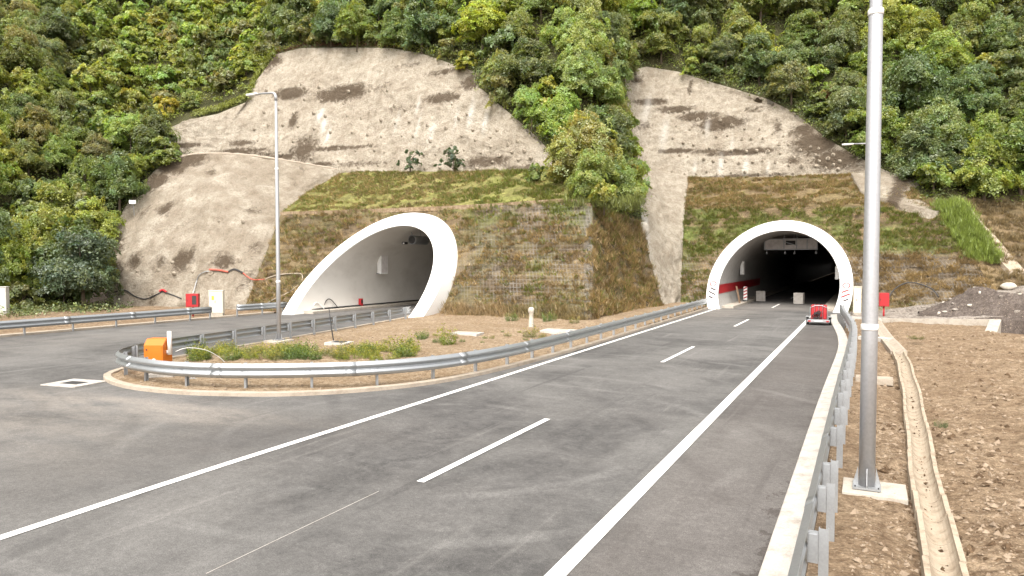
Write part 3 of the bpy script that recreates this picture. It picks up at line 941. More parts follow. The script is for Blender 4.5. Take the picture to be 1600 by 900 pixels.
def anchor_mb(r=0.16):
    m = MB()
    m.lathe([(r, 0), (r * 1.05, 0.05), (r * 0.85, 0.08), (r * 0.45, 0.10), (r * 0.40, 0.22), (r * 0.2, 0.24)], n=10)
    return m
_anchor = None
def put_anchors(root, P, spots, rng, size=1.0):
    """rock-bolt heads standing out of the sprayed concrete"""
    global _anchor
    N = normals(P)
    nv, nu = P.shape[:2]
    for (u, v) in spots:
        i, j = min(nv - 1, max(0, int(v * (nv - 1)))), min(nu - 1, max(0, int(u * (nu - 1))))
        p, n = P[i, j], N[i, j]
        if n[1] > 0:
            n = -n
        q = Vector(n).to_track_quat('Z', 'Y')
        loc = Vector(p) - root.location
        if _anchor is None:
            _anchor = anchor_mb().build('anchor_head', M['bolt'], root, True, world=False)
            o = _anchor
        else:
            o = link_copy(_anchor, root)
        o.location = loc
        o.rotation_euler = q.to_euler()
        s = size * rng.uniform(0.75, 1.35)
        o.scale = (s, s, s * 1.2)

rng = random.Random(11)
# left upper wall
P = coons(lw_bot, lw_top, [lw_bot[0], lw_top[0]], [lw_bot[-1], lw_top[-1]], 300, 120)
P = rough_patch(P, [(0.55, 0.13), (0.34, 0.5), (0.17, 1.7), (0.07, 3.2)], 6)
st = blob_attr(P, [(462, 148, 30, 12, 1.0), (535, 145, 48, 15, 1.05), (690, 152, 34, 11, 0.95), (735, 128, 22, 16, .9), (480, 235, 26, 30, .85), (755, 252, 48, 12, .9),
                   (432, 100, 16, 22, .95), (400, 228, 22, 8, .8), (525, 232, 70, 5, .9), (415, 245, 40, 8, .75), (600, 132, 30, 10, .5), (465, 190, 8, 20, .8), (640, 100, 60, 6, .5),
                   (630, 168, 60, 8, .55), (560, 255, 80, 8, .6), (820, 262, 40, 6, .7), (700, 110, 50, 7, .7), (300, 225, 40, 10, .6), (330, 236, 40, 5, 1.0), (400, 240, 40, 6, 1.0), (450, 247, 30, 6, .95), (500, 258, 30, 6, .9)], 57.5, 12.4, .42)  # the last spots darken the wall foot just behind the slab lip
pale = blob_attr(P, [(503, 180, 3.5, 9, 1), (508, 196, 3, 10, 1), (513, 212, 2.5, 9, .9), (651, 165, 2, 12, .6), (735, 178, 3.5, 18, .8), (758, 190, 3, 15, .75), (650, 200, 2, 20, .5), (673, 205, 4, 14, .55), (617, 190, 2.5, 14, .5), (712, 185, 2, 16, .5)], 57.5, 12.4, .42)
root = thing('shotcrete_wall', 'tall stained shotcrete wall above the left tunnel portal', 'retaining wall', tuple(P[0, 150]))
grid_mesh('wall_surface', P, M['shotcrete'], root, attrs={'stain': st.ravel(), 'pale': pale.ravel()}, skirt=(-0.8, 1.4, -3.0))
spots = []
for row, v in enumerate((0.05, 0.17, 0.29, 0.41, 0.52, 0.64)):
    for i in range(17):
        u = 0.24 + 0.70 * (i + 0.5 * (row % 2)) / 17 + rng.uniform(-.008, .008)
        if v > 0.5 and rng.random() < 0.35: continue
        spots.append((u, v + rng.uniform(-.015, .015)))
put_anchors(root, P, spots[:92], rng, 0.95)
P_LW = P
# right upper wall
P = coons(rw_bot, rw_top, [rw_bot[0], rw_top[0]], [rw_bot[-1], rw_top[-1]], 260, 110)
P = rough_patch(P, [(0.6, 0.13), (0.36, 0.5), (0.17, 1.7), (0.07, 3.2)], 7)
st = blob_attr(P, [(1020, 162, 22, 7, 1), (1055, 172, 28, 7, 1), (1090, 182, 30, 9, 1.0), (1125, 193, 36, 13, 1.05), (1078, 136, 4, 14, .8), (1060, 236, 30, 5, .9), (1105, 236, 35, 5, .85), (1160, 237, 50, 6, 1.0),
                   (1215, 200, 8, 18, .7), (1255, 205, 22, 14, .9), (1275, 225, 30, 22, 1.1), (1305, 250, 34, 18, 1.1), (1240, 250, 12, 10, .8), (1012, 200, 14, 12, .6), (1180, 170, 30, 8, .6), (1330, 262, 26, 10, .7),
                   (1150, 275, 80, 4, .8), (1000, 130, 14, 12, .6)], 78.2, 13.5, .45)
pale = blob_attr(P, [(1125, 258, 3, 14, .7), (1165, 260, 3, 12, .7), (1143, 225, 2, 10, .5), (1105, 200, 3, 12, .5), (1040, 210, 4, 20, .6), (1015, 175, 4, 20, .5), (1200, 262, 2, 10, .5), (1085, 262, 2.5, 10, .5)], 78.2, 13.5, .45)
root = thing('shotcrete_wall', 'stained shotcrete wall above the right tunnel portal, sloping down to the right', 'retaining wall', tuple(P[0, 130]))
grid_mesh('wall_surface', P, M['shotcrete'], root, attrs={'stain': st.ravel(), 'pale': pale.ravel()}, skirt=(-2.0, 1.2, -1.6))
spots = []
for row, v in enumerate((0.07, 0.20, 0.33, 0.46, 0.6)):
    for i in range(14):
        spots.append((0.2 + 0.66 * (i + 0.5 * (row % 2)) / 14 + rng.uniform(-.01, .01), v + rng.uniform(-.02, .02)))
put_anchors(root, P, spots, rng, 1.0)
# smooth slab at the left of the left portal
P = coons(slab_bot, slab_top, slab_left, slab_right, 150, 130)
bulge = np.sin(np.linspace(0, 1, 130) * math.pi)[:, None] * np.sin(np.linspace(0, 1, 150) * math.pi)[None]
P = P + normals(P) * (1.5 * bulge)[..., None] * (-1 if normals(P)[60, 70, 1] > 0 else 1)
P = rough_patch(P, [(0.6, 0.18), (0.42, 0.55), (0.12, 1.3), (0.05, 2.6)], 8)
def near_slab(px, py):
    q = P.reshape(-1, 3) - CAM
    k = q @ _f
    d = ((800 + F_PX * (q @ _r) / k) - px) ** 2 + ((450 - F_PX * (q @ _u) / k) - py) ** 2
    return int(np.argmin(d))
st = np.zeros(P.shape[:2])
for (px, py, r, s) in [(270, 258, 2.6, .95), (300, 246, 2.0, .9), (245, 285, 2.0, .9), (258, 325, 1.3, .9), (225, 330, 1.5, .6), (285, 405, 1.6, .9), (212, 408, 1.2, .8), (350, 408, 1.4, .8), (175, 430, 2.0, .8), (330, 270, 1.0, .6), (395, 330, 1.2, .6),
                        (185, 385, 1.6, .7), (385, 440, 1.6, .6), (400, 390, 1.4, .6), (250, 410, 1.3, .6), (240, 470, 1.2, .5)]:
    c = P.reshape(-1, 3)[near_slab(px, py)]
    st = np.maximum(st, s * np.exp(-np.sum((P - c) ** 2, -1) / r ** 2))
root = thing('shotcrete_slab', 'smooth rounded shotcrete slab left of the left tunnel portal', 'retaining wall', tuple(P[0, 75]))
grid_mesh('slab_surface', P, M['shotcrete_slab'], root, attrs={'stain': st.ravel(), 'pale': np.zeros(st.size)}, skirt=(-0.4, 1.6, -0.5))
mb = MB(); mb.tube(smooth_path([q + np.array([0, .1, 0.02 * math.sin(7 * i)]) for i, q in enumerate(slab_top)], 60), [0.13 + 0.06 * math.sin(i * 1.7) * math.sin(i * .37) for i in range(60)], 8); mb.build('rounded_lip', M['kerb_tan'], root, True)
spots = []
for px in (214, 248, 273, 302, 329, 356, 379):
    q = near_slab(px, 424 + rng.uniform(-3, 3))
    spots.append(((q % 150) / 149, (q // 150) / 129))
for px, py in ((342, 345), (380, 348), (270, 410), (330, 410), (375, 408)):
    q = near_slab(px, py)
    spots.append(((q % 150) / 149, (q // 150) / 129))
put_anchors(root, P, spots, rng, 1.0)
P_SLAB = P
def slab_pt(px, py, off=0.12):
    n = normals(P_SLAB).reshape(-1, 3)[near_slab_idx(px, py)]
    if n[1] > 0: n = -n
    return P_SLAB.reshape(-1, 3)[near_slab_idx(px, py)] + n * off
def near_slab_idx(px, py):
    q = P_SLAB.reshape(-1, 3) - CAM
    k = q @ _f
    return int(np.argmin(((800 + F_PX * (q @ _r) / k) - px) ** 2 + ((450 - F_PX * (q @ _u) / k) - py) ** 2))
# side wall between the two portals
P = coons(st_bot, st_top, st_left, st_right, 70, 150)
P = rough_patch(P, [(0.5, 0.3), (0.3, 0.9), (0.08, 2.4)], 9)
st = 0.75 * sstep(0.35, 0.0, np.linspace(0, 1, 70))[None, :] * sstep(0.2, 0.6, np.linspace(0, 1, 150))[:, None] + 0.25 * fbm(P * [1, 1, .5], 0.9, 4, 3)
root = thing('shotcrete_wall', 'narrow ribbed shotcrete flank between the dry slope and the right portal', 'retaining wall', tuple(P[0, 35]))
grid_mesh('wall_surface', P, M['shotcrete'], root, attrs={'stain': st.ravel() * 0.8, 'pale': (0.8 * sstep(.16, .08, np.linspace(0, 1, 70))[None, :] * np.exp(-((np.linspace(0, 1, 150)[:, None] - .38) / .12) ** 2)).ravel()}, skirt=(-1.0, 0.8, -0.5))
# rounded lip at the right end
rl_bot = [ru(1345, 300) - [0, .9, 0], ru(1400, 318) - [0, .9, 0], rf(1455, 330) - [0, .7, 0], K(1480, 330, 68.4)]
rl_top = [ru(1330, 272) - [0, .9, 0], ru(1385, 270) - [0, .8, 0], ru(1425, 274) - [0, .4, 0], K(1447, 289, 73.0), K(1479, 322, 69.5)]
P = coons(rl_bot, rl_top, [rl_bot[0], rl_top[0]], [rl_bot[-1], rl_top[-1]], 80, 40)
P = rough_patch(P, [(0.3, 0.4), (0.12, 1.2)], 10)
root = thing('shotcrete_slab', 'small rounded shotcrete lip at the right end of the upper berm', 'retaining wall', tuple(P[0, 40]))
grid_mesh('slab_surface', P, M['shotcrete_slab'], root, attrs={'stain': (0.9 * np.exp(-((np.linspace(0, 1, 80)[None] - .42) / .10) ** 2) * np.ones((40, 1))).ravel(), 'pale': np.zeros(P.shape[0] * P.shape[1])}, skirt=(0.2, 0.5, -2.2))

# ------------------------------------------------------------------ wooded hillside: one surface meeting the walls' edges exactly
right_edge = [np.array((13.5, 66.4, 2.9)), np.array((40, 72, 8.0)), np.array((95, 78, 18.0))]
bound = ([np.array((-59.2, -60, 0.3)), np.array((-59.2, 0, 0.2)), np.array((-59.0, 25, 0.1)), np.array((-58.8, 36, 0.1))] + slab_left[1:]
         + [slab_top[0] + [-.6, 1.0, .4]] + lw_top + lu_right[::-1][1:] + sf_top[1:] + st_left[4:5] + [st_left[5]] + rw_top + [ru_top[-1] + [0.6, 0.5, 0.1]] + ru_right[::-1][1:2] + [rf(1455, 325)] + rf_right[::-1][1:] + right_edge)
bound = [np.asarray(b, float) for b in bound]
dense = [bound[0]]
for p, q in zip(bound[:-1], bound[1:]):
    n = max(1, int(np.linalg.norm((q - p)[:2]) / 1.6))
    for i in range(1, n + 1):
        dense.append(p + (q - p) * i / n)
dense = np.array(dense)
outer = np.array([(150, 78, 30), (150, 240, 120), (-220, 240, 150), (-220, -60, 110)], float)
ctrl = np.array([b for b in bound] + [
    (-75, 0, 13), (-75, 25, 13.5), (-95, 0, 30), (-95, 25, 31), (-80, 42, 21), (-95, 48, 34), (-90, 62, 35), (-73, 64, 29), (-75, -40, 12),
    (-60, 75, 37), (-50, 75, 38), (-40, 76, 38), (-28, 74, 34), (-24, 66, 22), (-20, 62, 13.5), (-22, 76, 29), (-21, 84, 33),
    (-60, 95, 54), (-35, 95, 52), (-20, 98, 47), (-5, 100, 45), (10, 95, 36), (10, 84, 21), (20, 84, 18), (20, 100, 36), (40, 90, 22), (40, 110, 42), (70, 110, 42),
    (-120, 30, 52), (-130, 80, 75), (-80, 120, 78), (0, 130, 66), (60, 140, 66), (-220, -60, 110), (-220, 240, 170), (150, 240, 130), (150, 80, 32), (-130, -50, 55), (16, 74, 9.0), (26, 76, 10.5)], float)
def tps_fit(C):
    xy, z = C[:, :2] / 50, C[:, 2]
    n = len(C)
    d = np.linalg.norm(xy[:, None] - xy[None], axis=2)
    A = np.zeros((n + 3, n + 3))
    A[:n, :n] = np.where(d > 0, d * d * np.log(np.maximum(d, 1e-9)), 0) + np.eye(n) * 2e-4
    A[:n, n] = 1; A[:n, n + 1:] = xy
    A[n, :n] = 1; A[n + 1:, :n] = xy.T
    w = np.linalg.solve(A, np.r_[z, 0, 0, 0])
    return xy, w
_xy, _w = tps_fit(ctrl)
def hill_z(X, Y):
    q = np.stack([np.ravel(X), np.ravel(Y)], 1) / 50
    out = np.empty(len(q))
    for i in range(0, len(q), 4000):
        d = np.linalg.norm(q[i:i + 4000, None] - _xy[None], axis=2)
        out[i:i + 4000] = np.where(d > 0, d * d * np.log(np.maximum(d, 1e-9)), 0) @ _w[:-3] + _w[-3] + q[i:i + 4000] @ _w[-2:]
    return out.reshape(np.shape(X))
hill_poly = np.r_[dense[:, :2], outer[:, :2]]
xs, ys = np.arange(-215, 150, 2.2), np.arange(-55, 235, 2.2)
X, Y = np.meshgrid(xs, ys)
Q = np.stack([X.ravel(), Y.ravel()], 1)
Q += np.random.default_rng(4).uniform(-.6, .6, Q.shape)
far = (Q[:, 0] < -130) | (Q[:, 1] > 130) | (Q[:, 0] > 70) | (Q[:, 1] < -5)
Q = Q[~far | (np.random.default_rng(5).random(len(Q)) < 0.12)]
Q = Q[inside(Q, hill_poly)]
dd = np.min(np.linalg.norm(Q[:, None] - dense[None, :, :2], axis=2), 1)
Q = Q[dd > 1.0]
qz = hill_z(Q[:, 0], Q[:, 1]) + 0.9 * (fbm(np.c_[Q, Q[:, 0] * 0], 0.16, 3, 90) - .5) * np.clip(dd[dd > 1.0] / 4, 0, 1)
allz = np.r_[dense[:, 2], outer[:, 2], qz]
allp = [Vector(p[:2]) for p in dense] + [Vector(p[:2]) for p in outer] + [Vector(p) for p in Q]
nb = len(dense) + len(outer)
vv, ee, ff, orig, *_ = geometry.delaunay_2d_cdt(allp, [(i, (i + 1) % nb) for i in range(nb)], [], 1, 1e-5)
V = np.array([(v.x, v.y, allz[o[0]] if o else hill_z(np.array([v.x]), np.array([v.y]))[0]) for v, o in zip(vv, orig)])
Cc = np.array([np.mean(V[list(q), :2], 0) for q in ff])
ins = inside(Cc, hill_poly)
HF = [q for q, k in zip(ff, ins) if k]
# open grass at the right foot of the hill
def foot_of_hill(Q):
    q = np.asarray(Q, float) - CAM
    k = np.maximum(q @ _f, 1)
    return sstep(306, 324, 450 - F_PX * (q @ _u) / k) * (q[:, 0] > 3) * (q[:, 1] > 58) * (q[:, 1] < 110)
gmask = foot_of_hill(V)
gc = lerp(np.tile(C_DRY * 1.25, (len(V), 1)), C_STRAW, sstep(.4, .6, fbm(V, .4, 4, 8)))
gc = lerp(gc, C_SOIL * 1.2, sstep(.5, .65, fbm(V * [1, 1, 3], .8, 4, 18)))
M['hill'] = mat_soil('hillside', (0.050, 0.058, 0.022), (0.075, 0.072, 0.032), (0.035, 0.032, 0.016), 1.0, True)
structure(mesh_obj('hillside', V, HF, M['hill'], None, True, None, gc, {'green': gmask}), 'steep wooded hillside above the tunnels')
HILL_V, HILL_F = V, HF

def hill_samples(n, seed):
    r = np.random.default_rng(seed)
    T = np.array(HILL_F)
    a, b, c = HILL_V[T[:, 0]], HILL_V[T[:, 1]], HILL_V[T[:, 2]]
    cen = (a + b + c) / 3
    ok = (cen[:, 0] > -125) & (cen[:, 0] < 62) & (cen[:, 1] > -2) & (cen[:, 1] < 125)
    a, b, c = a[ok], b[ok], c[ok]
    ar = np.linalg.norm(np.cross(b - a, c - a), axis=1)
    i = r.choice(len(ar), n, p=ar / ar.sum())
    u, v = r.random(n), r.random(n)
    f = u + v > 1
    u[f], v[f] = 1 - u[f], 1 - v[f]
    return a[i] + (b - a)[i] * u[:, None] + (c - a)[i] * v[:, None]

# ------------------------------------------------------------------ tunnel portals
def arch(X0, R, cz, zmin, n):
    a0 = math.asin(max(-1, (zmin - cz) / R))
    return [(X0 + R * math.cos(a), cz + R * math.sin(a)) for a in np.linspace(math.pi - a0, a0, n)]

def portal(T, label, deep, stripe):
    X0, Ri, Ro, cz, Y0, k = T['X0'], T['Ri'], T['Ri'] + T['th'], T['cz'], T['Y0'], T['k']
    root = thing('tunnel_portal', label, 'tunnel portal', (X0, Y0, 0))
    n = 96
    I, O = arch(X0, Ri, cz, -0.3, n), arch(X0, Ro, cz, -0.3, n)
    B = arch(X0, Ro - 0.06, cz, -0.3, n)
    V, Fs = [], []
    for (xi, zi), (xo, zo), (xb, zb) in zip(I, O, B):
        nx, nz = (xb - X0) / Ro, (zb - cz) / Ro
        V += [(xi, Y0 + k * zi + 0.10, zi), (xi + nx * 0.05, Y0 + k * zi, zi + nz * 0.05), (xb, Y0 + k * zb, zb), (xo, Y0 + k * zo + 0.07, zo), (xo, Y0 + k * zo + 4.6, zo), (xi, Y0 + k * zi + 4.6, zi)]
    m = 6
    for i in range(n - 1):
        for q in range(m):
            q2 = (q + 1) % m
            Fs.append((i * m + q, i * m + q2, (i + 1) * m + q2, (i + 1) * m + q))
    V = np.array(V) - np.array(root.location)
    mesh_obj('portal_ring', V, Fs, M['white'], root, False)
    # lining: starts just inside the ring, sheared like the mouth, then runs straight into the hill
    L = arch(X0, Ri - 0.02, cz, -0.3, 72)
    ys = [0.08, 0.6, 1.5, 3, 5, 8, 12, 20, 35, deep - Y0]
    V, Fs = [], []
    for j, d in enumerate(ys):
        w = max(0, 1 - d / 9.0)
        for x, z in L:
            V.append((x, Y0 + k * z * (w if d > 0.1 else 1) + d + (1 - (w if d > 0.1 else 1)) * k * 6, z))
    for j in range(len(ys) - 1):
        for i in range(71):
            Fs.append((j * 72 + i, (j + 1) * 72 + i, (j + 1) * 72 + i + 1, j * 72 + i + 1))
    Fs.append(tuple((len(ys) - 1) * 72 + i for i in range(72)))
    mesh_obj('tunnel_lining', np.array(V) - np.array(root.location), Fs, M['lining_darkened' if stripe else 'lining'], root, True)
    # walkway kerb along the left wall
    xl = X0 - math.sqrt((Ri - 0.05) ** 2 - cz ** 2)
    mb = MB()
    mb.sweep([(xl + 0.55, Y0 + d, 0) for d in (1.2, 6, 20, 60)], [(-0.7, -0.2), (-0.7, 0.2), (0.28, 0.2), (0.30, 0.18), (0.30, -0.2)])
    mb.build('walkway_kerb', M['concrete'], root)
    mb = MB()
    mb.sweep([(X0 * 2 - xl - 0.55, Y0 + d, 0) for d in (1.2, 6, 20, 60)], [(0.7, -0.2), (0.7, 0.2), (-0.28, 0.2), (-0.30, 0.18), (-0.30, -0.2)][::-1])
    mb.build('walkway_kerb', M['concrete'], root)
    if stripe:
        V, Fs = [], []
        zs = np.linspace(1.22, 1.98, 5)
        yy = np.linspace(0.25, 26, 14)
        for d in yy:
            for z in zs:
                V.append((X0 - math.sqrt((Ri - 0.055) ** 2 - (z - cz) ** 2), Y0 + k * z + d, z))
        for j in range(13):
            for i in range(4):
                Fs.append((j * 5 + i, (j + 1) * 5 + i, (j + 1) * 5 + i + 1, j * 5 + i + 1))
        mesh_obj('red_wall_band', np.array(V) - np.array(root.location), Fs, M['red'], root)
        e2 = np.array([0, k, 1.0]); e2 /= np.linalg.norm(e2)
        e1 = np.array([1.0, 0, 0]); nn = np.array([0, -1.0, k]); nn /= np.linalg.norm(nn)
        Rm = Ri + T['th'] / 2
        for s in (-1, 1):
            z = 2.05
            c = np.array([X0 + s * math.sqrt(Rm ** 2 - (z - cz) ** 2), Y0 + k * z, z]) + nn * 0.006
            mb = MB()
            V, Fs, q = [], [], 20
            for i in range(q):
                a = 2 * math.pi * i / q
                d = e1 * math.cos(a) + e2 * math.sin(a)
                V += [c + d * 0.20, c + d * 0.31]
            for i in range(q):
                j = (i + 1) % q
                Fs.append((2 * i, 2 * i + 1, 2 * j + 1, 2 * j))
            mb.add(V, Fs)
            for (ox, w, h) in ((0, 0.30, 0.05), (-.07, 0.05, 0.2), (0.07, 0.05, 0.2)):
                p = c + e1 * ox
                mb.add([p - e1 * w / 2 - e2 * h / 2, p + e1 * w / 2 - e2 * h / 2, p + e1 * w / 2 + e2 * h / 2, p - e1 * w / 2 + e2 * h / 2], [(0, 1, 2, 3)])
            mb.build('emblem', M['emblem_red'], root)
            for i in range(3):
                z = 1.62 - 0.34 * i
                c = np.array([X0 + s * math.sqrt(Rm ** 2 - (z - cz) ** 2), Y0 + k * z, z]) + nn * 0.006
                w = (0.6, 0.74, 0.44)[i]
                ox = (-0.06, 0, 0.10)[i] * s
                ax = e1 * 0.86 + e2 * 0.5 * s
                ax /= np.linalg.norm(ax)
                bx = np.cross(nn, ax)
                p = c + e1 * ox
                mb = MB()
                mb.add([p - ax * w / 2 - bx * 0.085, p + ax * w / 2 - bx * 0.085, p + ax * w / 2 + bx * 0.085, p - ax * w / 2 + bx * 0.085], [(0, 1, 2, 3)])
                mb.build('warning_stripe', M['emblem_dark' if s < 0 or i == 2 else 'emblem_red'], root)
    return root
portal(TL, 'white slanting arch of the left tunnel, seen from the side', 300, False)
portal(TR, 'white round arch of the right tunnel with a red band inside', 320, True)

# ------------------------------------------------------------------ guard rails
W_PROF = [(0, .435), (.005, .455), (.078, .495), (.083, .515), (.078, .54), (.012, .578), (.006, .593), (.012, .61), (.078, .647), (.083, .672), (.078, .695), (.005, .732), (0, .75)]
W_PROF = [(o * 1.3, 0.36 + (z - 0.435) * 1.42) for o, z in W_PROF]
def guard_rail(label, path, posts, side, ends=True):
    """W-beam on posts; side=+1 puts the beam on the right of travel"""
    path = np.array(path, float)
    root = thing('guard_rail', label, 'guard rail', tuple(path[len(path) // 2]))
    prof = [(side * (o + 0.12), h) for o, h in W_PROF]
    back = [(side * (o + 0.115), h) for o, h in W_PROF[::-1]]
    mb = MB()
    mb.sweep(path, (prof + back) if side > 0 else (back + prof))
    s = np.r_[0, np.cumsum(np.linalg.norm(np.diff(path, axis=0), axis=1))]
    def at(d):
        p = np.array([np.interp(d, s, path[:, i]) for i in range(3)])
        q = np.array([np.interp(min(d + 0.2, s[-1]), s, path[:, i]) for i in range(3)]) - np.array([np.interp(max(d - 0.2, 0), s, path[:, i]) for i in range(3)])
        return p, math.atan2(q[1], q[0])
    for d in np.arange(2.2, s[-1] - .5, 4.0):       # overlap joints
        pts = [at(d - 0.16)[0], at(d)[0], at(d + 0.16)[0]]
        pr2 = [(side * (o + 0.128), h) for o, h in W_PROF]
        bk2 = [(side * (o + 0.122), h) for o, h in W_PROF[::-1]]
        mb.sweep(pts, (pr2 + bk2) if side > 0 else (bk2 + pr2))
    for d in posts:                                  # bolt heads
        p, a = at(d)
        t = Vector((math.cos(a), math.sin(a), 0)); nrm = Vector((math.sin(a), -math.cos(a), 0)) * side
        for dz in (0.585,):
            mb.box(Vector(p) + nrm * 0.138 + Vector((0, 0, dz)), (0.05, 0.02, 0.03), a)
    mb.build('beam', M['steel'], root, True)
    pm = sm = None
    for d in posts:
        p, a = at(d)
        if pm is None:
            m = MB()                                 # sigma post: web and two flanges
            m.box((0, 0, 0.29), (0.012, 0.11, 1.04)); m.box((0.034, 0.049, 0.29), (0.056, 0.012, 1.04)); m.box((0.034, -0.049, 0.29), (0.056, 0.012, 1.04))
            pm = m.build('post', M['post_steel'], root, world=False); po = pm
            m = MB(); m.box((0, 0, 0.58), (0.10, 0.115, 0.36)); m.box((0, 0, 0.58), (0.14, 0.09, 0.34))
            sm = m.build('spacer_block', M['post_steel'], root, world=False); so = sm
        else:
            po, so = link_copy(pm, root), link_copy(sm, root)
        nrm = Vector((math.sin(a), -math.cos(a), 0)) * side
        po.location = Vector(p) - nrm * 0.055 - root.location
        po.rotation_euler = (0, 0, a)
        so.location = Vector(p) + nrm * 0.06 - root.location
        so.rotation_euler = (0, 0, a)
    return root
def plen(p): return float(np.sum(np.linalg.norm(np.diff(np.array(p), axis=0), axis=1)))

rail_i = smooth_path([(-27.5, 39.6, .12), (-27.1, 36, .1), (-26.6, 31.5, .09), (-25.9, 26, .08), (-25.2, 21, .08), (-24.7, 18.4, .08), (-24.1, 16.9, .08), (-23.3, 15.9, .08), (-22.2, 15.25, .08), (-20.8, 14.9, .08),
                      (-19.3, 14.8, .08), (-17.5, 15.2, .08), (-15.6, 16.2, .08), (-13.75, 17.75, .08), (-12.55, 20.0, .08), (-11.95, 23.4, .08), (-11.78, 29.5, .08), (-11.8, 40.5, .07), (-11.95, 50, .05), (-12.15, 60.6, .04)], 190)
L = plen(rail_i)
guard_rail('galvanised guard rail looping round the tip of the island', rail_i, list(np.arange(1.0, L - 0.3, 2.0)), 1)
rail_r = smooth_path([(-0.45, -4), (-0.45, 9), (-0.45, 20), (-0.40, 32), (-0.50, 40), (-0.92, 47), (-1.3, 52.5), (-1.5, 58)], 110)
rail_r[:, 2] = 0.02
guard_rail('guard rail along the right shoulder, seen from behind its posts', rail_r, [1.0, 3, 5, 7, 9, 11, 13, 14.9, 16.2] + list(np.arange(18.9, plen(rail_r) - .3, 2.0)), -1)
rail_l = [(-40.55 + 0.004 * (y - 10), y, 0.06) for y in np.arange(6, 34.6, 1.0)]
guard_rail('long guard rail at the far left before the cream cabinet', rail_l, list(np.arange(0.4, 28, 2.6)) + [28.2], 1)
rail_l2 = [(-40.4 + 0.08 * (y - 36.2), y, 0.06) for y in np.arange(36.2, 40.9, 0.5)]
guard_rail('short guard rail between the cream cabinet and the left portal', rail_l2, [0.1, 2.3, 4.2], 1)

# ------------------------------------------------------------------ lamp posts
def lamp_post(label, loc, pad_size, h=11.8, thin=1.0, arm=1.6, pad_rz=0.0, pad_off=(0, 0), group=None, pad=True):
    root = thing('street_lamp', label, 'street lamp', loc, 0, group)
    root.scale = (1, 1, 1)
    m = MB()
    m.lathe([(0.130 * thin, 0.03), (0.128 * thin, 2.78), (0.112 * thin, 8.16), (0.098 * thin, 8.2), (0.075 * thin, h - 0.35)], n=20)
    m.build('pole', M['pole'], root, True, world=False)
    for z, r in ((2.80, 0.136 * thin), (8.17, 0.118 * thin)):
        m = MB(); m.lathe([(r, z - 0.05), (r + .006, z - 0.04), (r + .006, z + 0.04), (r - 0.01, z + 0.06)], n=20)
        m.build('collar', M['plastic'], root, True, world=False)
    m = MB()
    pts = [(0, 0, h - 0.4), (-0.01, 0, h - 0.2), (-0.07, 0, h - 0.08), (-0.2, 0, h - 0.02), (-arm, 0, h + 0.04)]
    m.tube(pts, [0.08, 0.07, 0.06, 0.05, 0.04], 10)
    m.build('arm', M['pole'], root, True, world=False)
    m = MB(); m.box((-arm - 0.28, 0, h + 0.035), (0.72, 0.26, 0.09), bevel=0.03); m.box((-arm - 0.3, 0, h - 0.016), (0.5, 0.2, 0.02))
    m.build('luminaire', M['plastic'], root, world=False)
    m = MB(); m.box((0, 0, 0.02), (0.44, 0.44, 0.03))
    for a in (0, 1, 2, 3):
        q = a * math.pi / 2
        c, s = math.cos(q), math.sin(q)
        t = Vector((-s, c, 0)) * 0.007
        A = [Vector((c * 0.13, s * 0.13, 0.035)), Vector((c * 0.21, s * 0.21, 0.035)), Vector((c * 0.21, s * 0.21, 0.08)), Vector((c * 0.14, s * 0.14, 0.36))]
        m.add([p + t for p in A] + [p - t for p in A], [(0, 1, 2, 3), (7, 6, 5, 4), (0, 4, 5, 1), (1, 5, 6, 2), (2, 6, 7, 3)])
    m.build('base_plate', M['post_steel'], root, world=False)
    for a in (1, 3, 5, 7):
        m = MB(); q = a * math.pi / 4
        m.lathe([(0.022, 0.03), (0.022, 0.075), (0.012, 0.08), (0.012, 0.12)], (0.255 * math.cos(q), 0.255 * math.sin(q), -0.06), 8)
        m.build('anchor_bolt', M['dark'], root, world=False)
    if pad:
        m = MB()
        m.box((pad_off[0], pad_off[1], -0.16), (pad_size[0], pad_size[1], 0.30), rz=pad_rz, bevel=0.015)
        m.build('foundation', M['concrete'], root, world=False)
    return root
p = G(1352, 766)
lamp_post('tall steel lamp post standing close behind the right guard rail', (p[0] + 0.02, p[1], 0.06), (1.0, 0.9), pad_off=(0.12, 0.05))
lamp_post('distant lamp post behind the near one, beside the red hydrant box', (0.52, 53.3, 0.1), (1.0, 1.0), arm=1.5, thin=.85)
p = G(436, 538)
lamp_post('lone lamp post standing on the island in front of the left portal', (p[0], p[1], 0.22), (1.0, 1.0), arm=1.2, thin=.78)

# ------------------------------------------------------------------ cabinets, hydrants, boxes
def cabinet(name, label, cat, loc, s, rz, mat, door_col=None, plinth=0.15):
    root = thing(name, label, cat, loc, rz)
    w, d, h = s
    m = MB(); m.box((0, 0, plinth + (h - plinth) / 2), (w, d, h - plinth), bevel=0.012); m.build('body', mat, root, world=False)
    m = MB(); m.box((0, 0, h + 0.02), (w + 0.08, d + 0.08, 0.05), bevel=0.012); m.build('roof', mat, root, world=False)
    m = MB(); m.box((0, 0, plinth / 2 - .1), (w - 0.04, d - 0.04, plinth + .2)); m.build('plinth', M['concrete'], root, world=False)
    for sx in (-1, 1):
        m = MB(); m.box((sx * w * 0.245, -d / 2 - 0.006, plinth + (h - plinth) * 0.5), (w * 0.47, 0.014, (h - plinth) * 0.93), bevel=0.004)
        dr = m.build('door', mat, root, world=False)
        if sx < 0:
            m = MB(); m.box((-0.05, -d / 2 - 0.03, h * 0.55), (0.03, 0.04, 0.14), bevel=0.006); m.build('handle', M['black'], dr, world=False)
    return root
toCam = lambda x, y: math.atan2(y - 0, x - 0) - math.pi / 2
